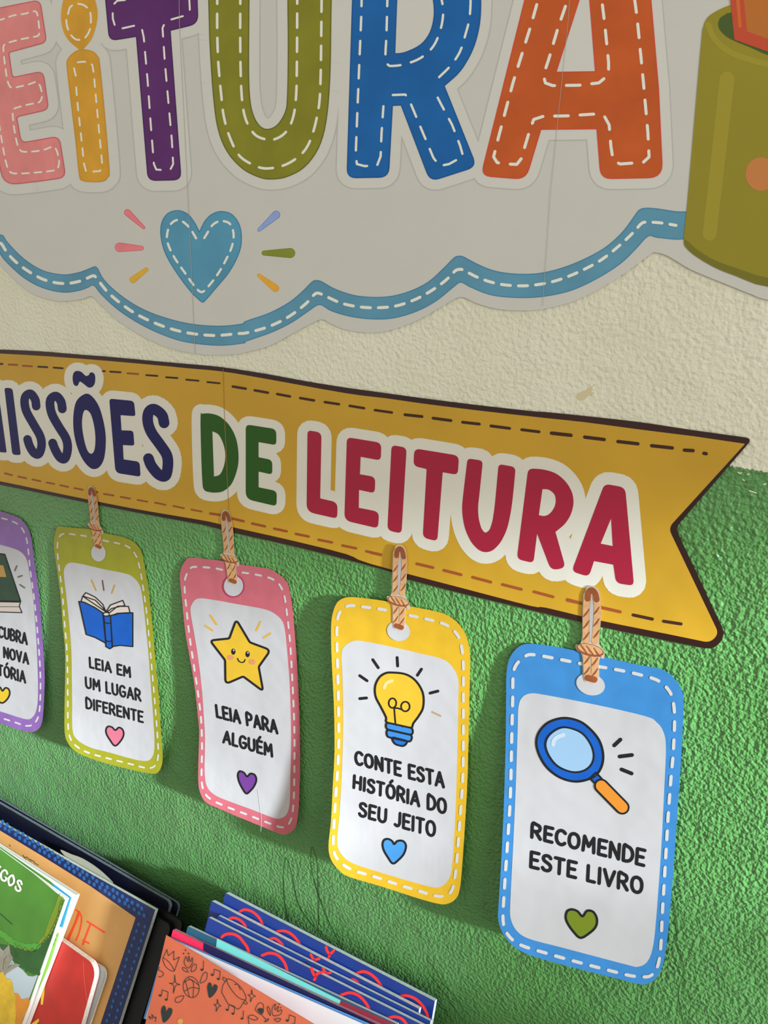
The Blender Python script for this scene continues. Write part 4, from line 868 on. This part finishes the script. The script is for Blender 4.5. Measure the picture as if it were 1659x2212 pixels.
# open orange book: back cover and pages upright, front cover swung towards the room
ORANGE = mat('cover_coral_orange', rgb(228, 112, 76, .8), .3, .5, mottle=.06, mscale=30); DOOD = mat('doodle_dark', rgb(44, 54, 54, .75), .45)
LBLUE = mat('cover_sky_blue', rgb(86, 146, 214, .8), .35)
root = thing('book', 'coral orange book covered in dark doodles, its cover swung open from white pages', 'book', (-.25, -.14, LEDGE))
Sb = BookSurf(MID, .0340); WP = mat('pages_bright', rgb(236, 238, 240, .95), .5)
q = [Sb(361.5, 2022), Sb(845, 2232), Sb(790, 2420), Sb(310, 2200)]; nb = Sb.n*np.sign(Sb.n[1])
book_solid('back_cover', q, nb, 0, .0007, LBLUE, root)
Sp = BookSurf(MID, .0365)
qp = [Sp(366, 2027), Sp(845, 2239), Sp(790, 2420), Sp(314, 2200)]
book_solid('pages', qp, nb, 0, .0012, WP, root)
# the swung cover: its top edge runs further from the wall than the pages do
So = BookSurf(MID, .0378, .55, .22, (361, 2021))
qo = [So(359, 2020), So(*K2([(1720, 1480)])[0]), So(670, 2420), So(*K2([(60, 1700)])[0])]; no = So.n*np.sign(So.n[1])
book_solid('front_cover', qo, no, 0, .0006, ORANGE, root)
dd = MB(So); w1 = 1.5
def dl_(pts, closed=False, w=w1): dd.stroke(sm(K2(pts), closed, 3), w, DOOD, .0002, closed)
def ds_(pts, closed=False, w=w1): dd.stroke(K2(pts), w, DOOD, .0002, closed)
ds_([(283, 830), (318, 755), (330, 810), (378, 770), (375, 845), (425, 820), (382, 938)]); dl_([(283, 830), (300, 890), (340, 930), (382, 938), (350, 880), (310, 840)], True)
dl_([(500, 915), (465, 870), (480, 815), (498, 860), (505, 810), (518, 860), (535, 825), (535, 870)], True); dl_([(500, 948), (460, 935), (452, 910), (480, 918)], True); dl_([(525, 945), (535, 895), (565, 880), (565, 925)], True)
for x, y in ((477, 762), (460, 790), (503, 790)): dd.fill(K2(ell(x, y, 7, 7, 0, 8)), DOOD, .0002)
def note(x, y, s=1.0): dd.fill(K2(ell(x, y, 13*s, 10*s, -20, 10)), DOOD, .0002); ds_([(x+11*s, y), (x+14*s, y-75*s)])
def notes(x, y, s=1.0):
    dd.fill(K2(ell(x, y, 13*s, 10*s, 0, 10)), DOOD, .0002); dd.fill(K2(ell(x+52*s, y+35*s, 13*s, 10*s, 0, 10)), DOOD, .0002)
    ds_([(x+11*s, y), (x+18*s, y-48*s), (x+68*s, y-30*s), (x+62*s, y+33*s)])
note(617, 928); notes(705, 972); notes(260, 1148); notes(832, 1270, .95); notes(1345, 1362, 1.0); note(958, 1345, .9)
def spark(x, y, a, b_): dl_([(x, y-b_), (x+8, y-12), (x+a, y+4), (x+8, y+14), (x-12, y+b_), (x-10, y+12), (x-a, y-6), (x-6, y-12)], True)
spark(385, 1050, 45, 78); spark(750, 1232, 30, 52); spark(1042, 1150, 32, 52)
def heart_(x, y, s):
    dd.fill(sm(K2([(x, y-20*s), (x+22*s, y-45*s), (x+46*s, y-35*s), (x+44*s, y), (x+15*s, y+45*s), (x-22*s, y+70*s), (x-36*s, y+20*s), (x-40*s, y-30*s), (x-22*s, y-62*s), (x-4*s, y-50*s)])), DOOD, .0002)
heart_(702, 1098, 1.0); heart_(312, 1302, 1.1)
ball = ell(525, 1077, 68, 90, -10); dl_(ball[::2], True)
for q in ([(460, 1040), (520, 1010), (590, 1060)], [(470, 1110), (530, 1080), (590, 1090)], [(500, 1000), (545, 1040), (540, 1160)], [(475, 1020), (490, 1080), (510, 1160)]): dl_(q)
dl_([(600, 1035), (630, 960), (660, 955), (655, 1010), (625, 1035)], True); dl_([(388, 1195), (400, 1165), (462, 1150), (440, 1195), (405, 1207)], True)
ds_([(830, 1010), (795, 1060), (785, 1120), (840, 1220), (925, 1265), (945, 1250), (985, 1185)]); dl_([(830, 1010), (880, 1020), (950, 1080), (990, 1150), (985, 1185), (920, 1160), (850, 1070)], True); ds_([(895, 1055), (925, 1050), (945, 1100)]); ds_([(828, 1008), (800, 990), (792, 1005), (815, 1030)]); ds_([(985, 1185), (1005, 1215), (990, 1225), (970, 1205)])
dl_([(1075, 1255), (1105, 1212), (1140, 1225), (1140, 1290), (1115, 1310), (1080, 1280)], True); dd.fill(sm(K2([(1090, 1268), (1115, 1255), (1138, 1262), (1132, 1295), (1112, 1302)])), DOOD, .0002); ds_([(1122, 1308), (1165, 1355)]); dl_([(1150, 1372), (1185, 1345), (1180, 1362)], True)
dl_([(1225, 1320), (1215, 1260), (1240, 1225), (1240, 1270), (1270, 1240), (1260, 1285), (1298, 1270), (1285, 1310)], True); dl_([(1200, 1320), (1175, 1270), (1180, 1240), (1195, 1265)], True); dl_([(1235, 1350), (1290, 1345), (1265, 1372)], True)
for x, y in ((1245, 1225), (1275, 1222), (1288, 1252)): dd.fill(K2(ell(x, y, 6, 6, 0, 8)), DOOD, .0002)
dl_([(1010, 1330), (1050, 1315), (1095, 1345), (1060, 1358)], True); ds_([(1010, 1335), (1020, 1400)]); dl_([(175, 1350), (165, 1325), (195, 1345), (190, 1310), (215, 1340), (225, 1330), (220, 1370)], False); dl_([(255, 905), (245, 930), (270, 940), (290, 965), (265, 990), (245, 985)], False)
dd.fill(K2(ell(433, 1368, 24, 24, 0, 12)), mat('doodle_orange_slice', rgb(240, 170, 90, .8), .4), .0002)
dd.build('cover_doodles', root)

# ---- left stack
NV = mat('cover_midnight_navy', rgb(14, 18, 38, 1.3), .4)
BLK = mat('cover_navy_deep_shade', rgb(8, 9, 11, 1.8), .5)  # navy covers and page edges blackened to hold the deep shade between stacks
LY = -.16
NG = 'thin near-black books at the back of the left stack'
GREYP = mat('pages_dull_grey', rgb(120, 122, 138, .9), .55, mottle=.35, mscale=500)
yawL = .23
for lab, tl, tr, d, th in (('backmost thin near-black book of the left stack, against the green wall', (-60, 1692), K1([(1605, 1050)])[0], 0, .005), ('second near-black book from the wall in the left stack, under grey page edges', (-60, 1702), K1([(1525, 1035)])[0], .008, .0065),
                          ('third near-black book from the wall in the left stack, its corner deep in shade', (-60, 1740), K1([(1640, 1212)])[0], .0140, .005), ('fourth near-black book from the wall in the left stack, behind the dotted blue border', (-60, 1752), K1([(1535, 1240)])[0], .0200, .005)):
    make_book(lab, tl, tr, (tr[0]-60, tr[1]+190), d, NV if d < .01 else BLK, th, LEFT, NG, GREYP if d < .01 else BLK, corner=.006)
DOTB = None
def dotted():
    m = bpy.data.materials.new('cover_navy_dotted'); m.use_nodes = True; nt = m.node_tree; N = nt.nodes; L = nt.links; b = N['Principled BSDF']
    b.inputs['Base Color'].default_value = rgb(20, 34, 84, .95); b.inputs['Roughness'].default_value = .35
    return m
DN = dotted()
obd, oby = .047, .23
tlO, trO = (-70, 1738), K1([(1388, 1102)])[0]
OB, SO = make_book('tan book with a dotted navy border and red handwriting, behind the green and red books', tlO, trO, K1([(1062, 2124)])[0], .0285, DN, .0062, LEFT)
MB(SO).fill([(-60, 1762), K1([(0, 390)])[0], K1([(400, 632)])[0], K1([(800, 882)])[0], K1([(1215, 1170)])[0], K1([(1056, 1650)])[0], K1([(900, 2124)])[0], K1([(800, 2450)])[0], (-60, 2290)], mat('cover_tan_panel', rgb(220, 164, 96, 1.0), .5, mottle=.06, mscale=25), .0002).build('tan_panel', OB)
dt = MB(SO); DOTM = mat('cover_dot_blue', rgb(34, 92, 156, .9), .4); rnd = random.Random(4)
for r_i in range(2):
    for i in range(34):
        t = i/34; x = -200+(1320+200)*t; y0 = 205+ (x+0)*.655
        yy = (352+x*.63) if r_i else (300+x*.622)
        dt.fill(K1(ell(x+rnd.uniform(-6, 6)+(20 if r_i else 0), yy+rnd.uniform(-5, 5), 15, 20, -15, 12)), DOTM, .0003)
for r_i in range(2):
    for i in range(20):
        y = 1230+i*62; x = (1330 if r_i else 1268)-(y-1140)*.325
        dt.fill(K1(ell(x+rnd.uniform(-5, 5), y+(28 if r_i else 0)+rnd.uniform(-6, 6), 12, 18, 15, 10)), DOTM, .0003)
dt.build('border_dots', OB)
RW = mat('marker_red', rgb(228, 74, 34, .8), .5); g = MB(SO)
g.stroke(K4([(1135, 470), (1080, 620), (1000, 800), (960, 900)]), [6, 5, 6, 5], RW, .0003); g.stroke(sm(K4([(1092, 435), (1150, 490), (1170, 560), (1155, 680), (1125, 790), (1090, 870)]), False), 3.4, RW, .0003)
g.stroke(K4([(1300, 630), (1260, 730), (1215, 850), (1190, 930)]), 4.6, RW, .0003); g.stroke(K4([(1252, 602), (1360, 670), (1495, 757)]), 4.2, RW, .0003); g.stroke(K4([(1190, 870), (1230, 890), (1275, 915)]), 3.6, RW, .0003); g.build('red_handwriting', OB)
g = MB(SO)
for q in ([(82, 520), (95, 530)], [(205, 610), (220, 632), (240, 628), (262, 650), (280, 650)], [(270, 660), (300, 662), (312, 682), (345, 702)], [(215, 640), (235, 650)]): g.stroke(K1(q), 1.6, DOOD, .0003)
g.build('pen_scribble', OB)
# flopped loose pages behind it
g = MB(BookSurf(LEFT, .0220)); g.fill(sm(K1([(540, 562), (640, 602), (740, 640), (860, 715), (955, 795), (1015, 866), (860, 790), (620, 650)]), True, 3), mat('page_dull', rgb(160, 160, 140, 1), .6), 0, .0004); g.build('loose_page', OB)

RED = mat('cover_red_leather', rgb(190, 44, 34, .82), .4, .5, mottle=.16, mscale=28, bump=.0008, bscale=60)
PK = mat('pages_cream_striped', rgb(226, 220, 206, .85), .55, mottle=.15, mscale=500)
SIL = mat('cover_silver_grey', rgb(150, 152, 150, .8), .4)
RB2, _s = make_book('book with a worn white rounded corner, just behind the red book', (40, 1990), K1([(962, 1640)])[0], K1([(800, 2124)])[0], .0345, SIL, .0040, LEFT, None, PK, corner=.010)
RB, SR = make_book('red book with a worn rounded corner and thick cream pages, behind the green book', (30, 1960), K1([(868, 1610)])[0], K1([(725, 2124)])[0], .0440, RED, .0085, LEFT, None, PK, corner=.013, cover_t=.0007)
g = MB(SR); CREASE = mat('crease_pale', rgb(216, 120, 100, .75), .5); g.stroke(K4([(1195, 1180), (1205, 1400), (1225, 1600), (1250, 1740)]), .8, CREASE, .0003); g.build('cover_crease', RB)
g = MB(SR); YB = mat('cover_yellow_mark', rgb(232, 186, 60, .75), .45); g.stroke(K4([(655, 1430), (620, 1560), (612, 1640), (600, 1780)]), [5, 6, 7, 5], YB, .0003); g.fill(K4([(455, 2062), (500, 2030), (555, 1990), (560, 2030), (470, 2130), (420, 2200)]), YB, .0003); g.build('cover_print', RB)

GREEN = mat('cover_leaf_green', rgb(78, 134, 44, .98), .3, .5, mottle=.14, mscale=22)
GL = mat('leaf_bright_green', rgb(82, 152, 56, .9), .4, mottle=.15, mscale=40); GD = mat('leaf_dark_green', rgb(52, 96, 46, .9), .4, mottle=.2, mscale=50); GY = mat('leaf_olive', rgb(110, 130, 34, .75), .4, mottle=.1)
SKYG = mat('print_pale_sky', rgb(204, 216, 222, 1.05), .35, mottle=.06, mscale=20); TRUNK = mat('print_trunk', rgb(140, 132, 116, .75), .45, mottle=.2, mscale=90)
YLEAF = mat('print_yellow_leaves', rgb(228, 186, 52, .95), .4, mottle=.16, mscale=90); OLEAF = mat('print_orange_leaves', rgb(206, 132, 44, .75), .4, mottle=.12)
CYAN = mat('print_cyan_sky', rgb(28, 140, 178, .75), .35); LIME = mat('print_lime', rgb(138, 192, 62, .8), .4)
GG = 'green tree picture books'
def rimmed(label, tl, tr, low, d, m, thick):
    r, S = make_book(label, tl, tr, low, d, m, thick, LEFT, GG, RIM)
    return r, S
# rear copy
trB = K1([(682, 968)])[0]; lowB = K1([(240, 2124)])[0]
G2, SG2 = rimmed('rear green picture book, a sliver of cyan sky and lime leaves showing behind its copy', (-60, 1790), trB, lowB, .0505, RIM, .0055)
g = MB(SG2)
g.fill(K1([(-250, 380), (0, 535), (470, 860), (640, 990), (560, 1260), (400, 1200), (-250, 800)]), CYAN, .0002)
g.fill(K1([(-250, 380), (0, 535), (460, 850), (490, 900), (400, 1000), (-250, 700)]), GREEN, .0003)
g.fill(K4([(760, 780), (850, 770), (700, 1250), (560, 1560), (510, 1550), (480, 1500)]), LIME, .0003); g.fill(K4([(500, 1560), (560, 1560), (420, 1890), (370, 1900)]), SKYG, .0003); g.fill(K4([(370, 1890), (425, 1890), (300, 2200), (230, 2200)]), YLEAF, .0003)
leafc = mat('leaf_outline', rgb(24, 60, 24, .7), .5)
for x, y in ((800, 730), (790, 790), (770, 860), (750, 920)): g.stroke(K4(ell(x, y, 26, 32, 20, 12)), .8, leafc, .0004, True)
g.build('cover_picture', G2)
# front copy
trG = K1([(592, 1000)])[0]; lowG = K1([(205, 2124)])[0]
G1, SG = rimmed('front green picture book with white title letters above a tree, nearest the camera', (-60, 1795), trG, lowG, .0560, RIM, .0045)
g = MB(SG)
def P4(pts): return K4(pts)
full = K1([(-250, 400), (0, 556), (300, 775), (582, 1012), (195, 2124), (100, 2400), (-250, 2300)])
g.fill(full, GREEN, .0002); g.build('cover_picture', G1)
rr = random.Random(7)
def leafy(mb, path, w, m, ln, lift):
    """a row of scalloped leaf lobes along a path"""
    P = sm(path, False, 3)
    for i in range(0, len(P), 1):
        x, y = P[i]; a = rr.uniform(-60, 60)
        mb.fill(ell(x, y, w*rr.uniform(.8, 1.2), w*rr.uniform(.55, .8), a, 12), m, lift)
g = MB(SG)
g.fill(P4([(-300, 900), (0, 920), (200, 960), (400, 1000), (560, 900), (700, 760), (800, 500), (860, 250), (900, 300), (860, 480), (740, 850), (560, 1340), (400, 1300), (200, 1180), (0, 980), (-300, 900)]), GD, .0003)
g.fill(P4([(850, 200), (880, 270), (860, 420), (800, 560), (700, 760), (600, 900), (700, 600), (790, 380)]), GY, .00035)
leafy(g, P4([(150, 900), (280, 960), (420, 990), (520, 970), (600, 880), (700, 760), (780, 600), (830, 420), (870, 270)]), 6, GY, None, .0004)
leafy(g, P4([(-40, 760), (60, 800), (160, 880), (300, 940), (440, 960), (540, 950)]), 8, GL, None, .00045)
leafy(g, P4([(160, 960), (220, 1120), (320, 1220), (430, 1310), (540, 1330)]), 7, GD, None, .00045)
lob = sm(P4([(200, 900), (250, 960), (280, 940), (330, 1000), (360, 970), (420, 1030), (470, 980), (500, 1040), (540, 960), (600, 910), (640, 860), (690, 800), (740, 700), (790, 600), (830, 500), (850, 380), (880, 280)]), False, 3)
g.stroke(lob, .8, leafc, .0005); g.build('tree_leaves', G1)
g = MB(SG)
g.fill(P4([(-300, 1000), (0, 960), (140, 1000), (200, 1200), (330, 1300), (400, 1380), (470, 1390), (545, 1365), (330, 1940), (260, 2200), (-300, 2200)]), SKYG, .00028); g.build('sky', G1)
g = MB(SG)
g.fill(P4([(-200, 1000), (-20, 900), (30, 1040), (130, 930), (150, 1060), (190, 1130), (120, 1250), (230, 1200), (290, 1225), (150, 1310), (90, 1350), (60, 1400), (-200, 1500)]), TRUNK, .00055); g.stroke(P4([(100, 1090), (60, 1150), (40, 1290)]), .8, leafc, .0006); g.stroke(P4([(110, 1270), (150, 1230), (190, 1180)]), .8, leafc, .0006); g.build('tree_trunk', G1)
g = MB(SG)
g.fill(sm(P4([(180, 1700), (260, 1640), (310, 1720), (410, 1700), (420, 1800), (330, 2000), (260, 2250), (100, 2250)]), True, 3), OLEAF, .0006)
g.fill(sm(P4([(-200, 1350), (20, 1350), (60, 1440), (130, 1460), (160, 1540), (140, 1600), (200, 1680), (190, 1800), (210, 1900), (180, 2000), (210, 2100), (150, 2300), (-200, 2300)]), True, 3), YLEAF, .00065)
leafy(g, P4([(20, 1350), (60, 1430), (130, 1460), (150, 1550), (180, 1660), (190, 1780), (200, 1900), (190, 2020), (190, 2120)]), 6, YLEAF, None, .0007); g.build('autumn_bushes', G1)
g = MB(SG); TIT = mat('title_cream', rgb(226, 222, 206, .8), .45)
Q = [K1([q])[0] for q in ((-14, 702), (222, 868), (194, 956), (-42, 790))]
# serif capitals: thick and thin strokes with small feet
def at_(u, v):
    tl, tr, br, bl = [np.array(q) for q in Q]; a = tl+(tr-tl)*u; b_ = bl+(br-bl)*u; return tuple(b_+(a-b_)*v)
def ser(pts, w): g.stroke([at_(*p) for p in pts], w, TIT, .0008)
ser([(.05, 0), (.05, 1)], 4.4); ser([(.0, 0), (.10, 0)], 2); ser([(.0, 1), (.10, 1)], 2)
ser(sm([(.36, .82), (.30, .98), (.22, .92), (.165, .5), (.22, .08), (.30, .02), (.37, .15), (.37, .42)], False), 4.2); ser([(.31, .42), (.41, .42)], 2)
ser(sm([(.545, 1), (.47, .75), (.45, .5), (.47, .25), (.545, 0), (.62, .25), (.645, .5), (.62, .75)]), 4.4) ; ser([at for at in [(.545, 1), (.545, 1)]], 4.2)
ser(sm([(.91, .80), (.85, .98), (.77, .9), (.76, .72), (.84, .52), (.92, .32), (.90, .1), (.82, .0), (.75, .1), (.745, .24)], False), 4.2)
ser([(.545, 1), (.62, .75)], 4.2); g.build('title_letters', G1)
g = MB(SG); g.stroke(P4([(0, 490), (90, 570), (170, 640)]), 1.5, DOOD, .0008); g.build('cover_line', G1)

# the ledge under the frame that the books stand on
RACKM = mat('rack_dark_steel', (.03, .03, .035, 1), .4)
rk = thing('book_ledge', 'dark steel ledge on the wall carrying the leaning books', 'shelf', (-.4, -.15, LEDGE-.02))
box('shelf_board', (-1.1, -.30, LEDGE-.018), (.05, 0, LEDGE-.0005), RACKM, rk)
box('front_lip', (-1.1, -.312, LEDGE-.018), (.05, -.30, LEDGE+.02), RACKM, rk)
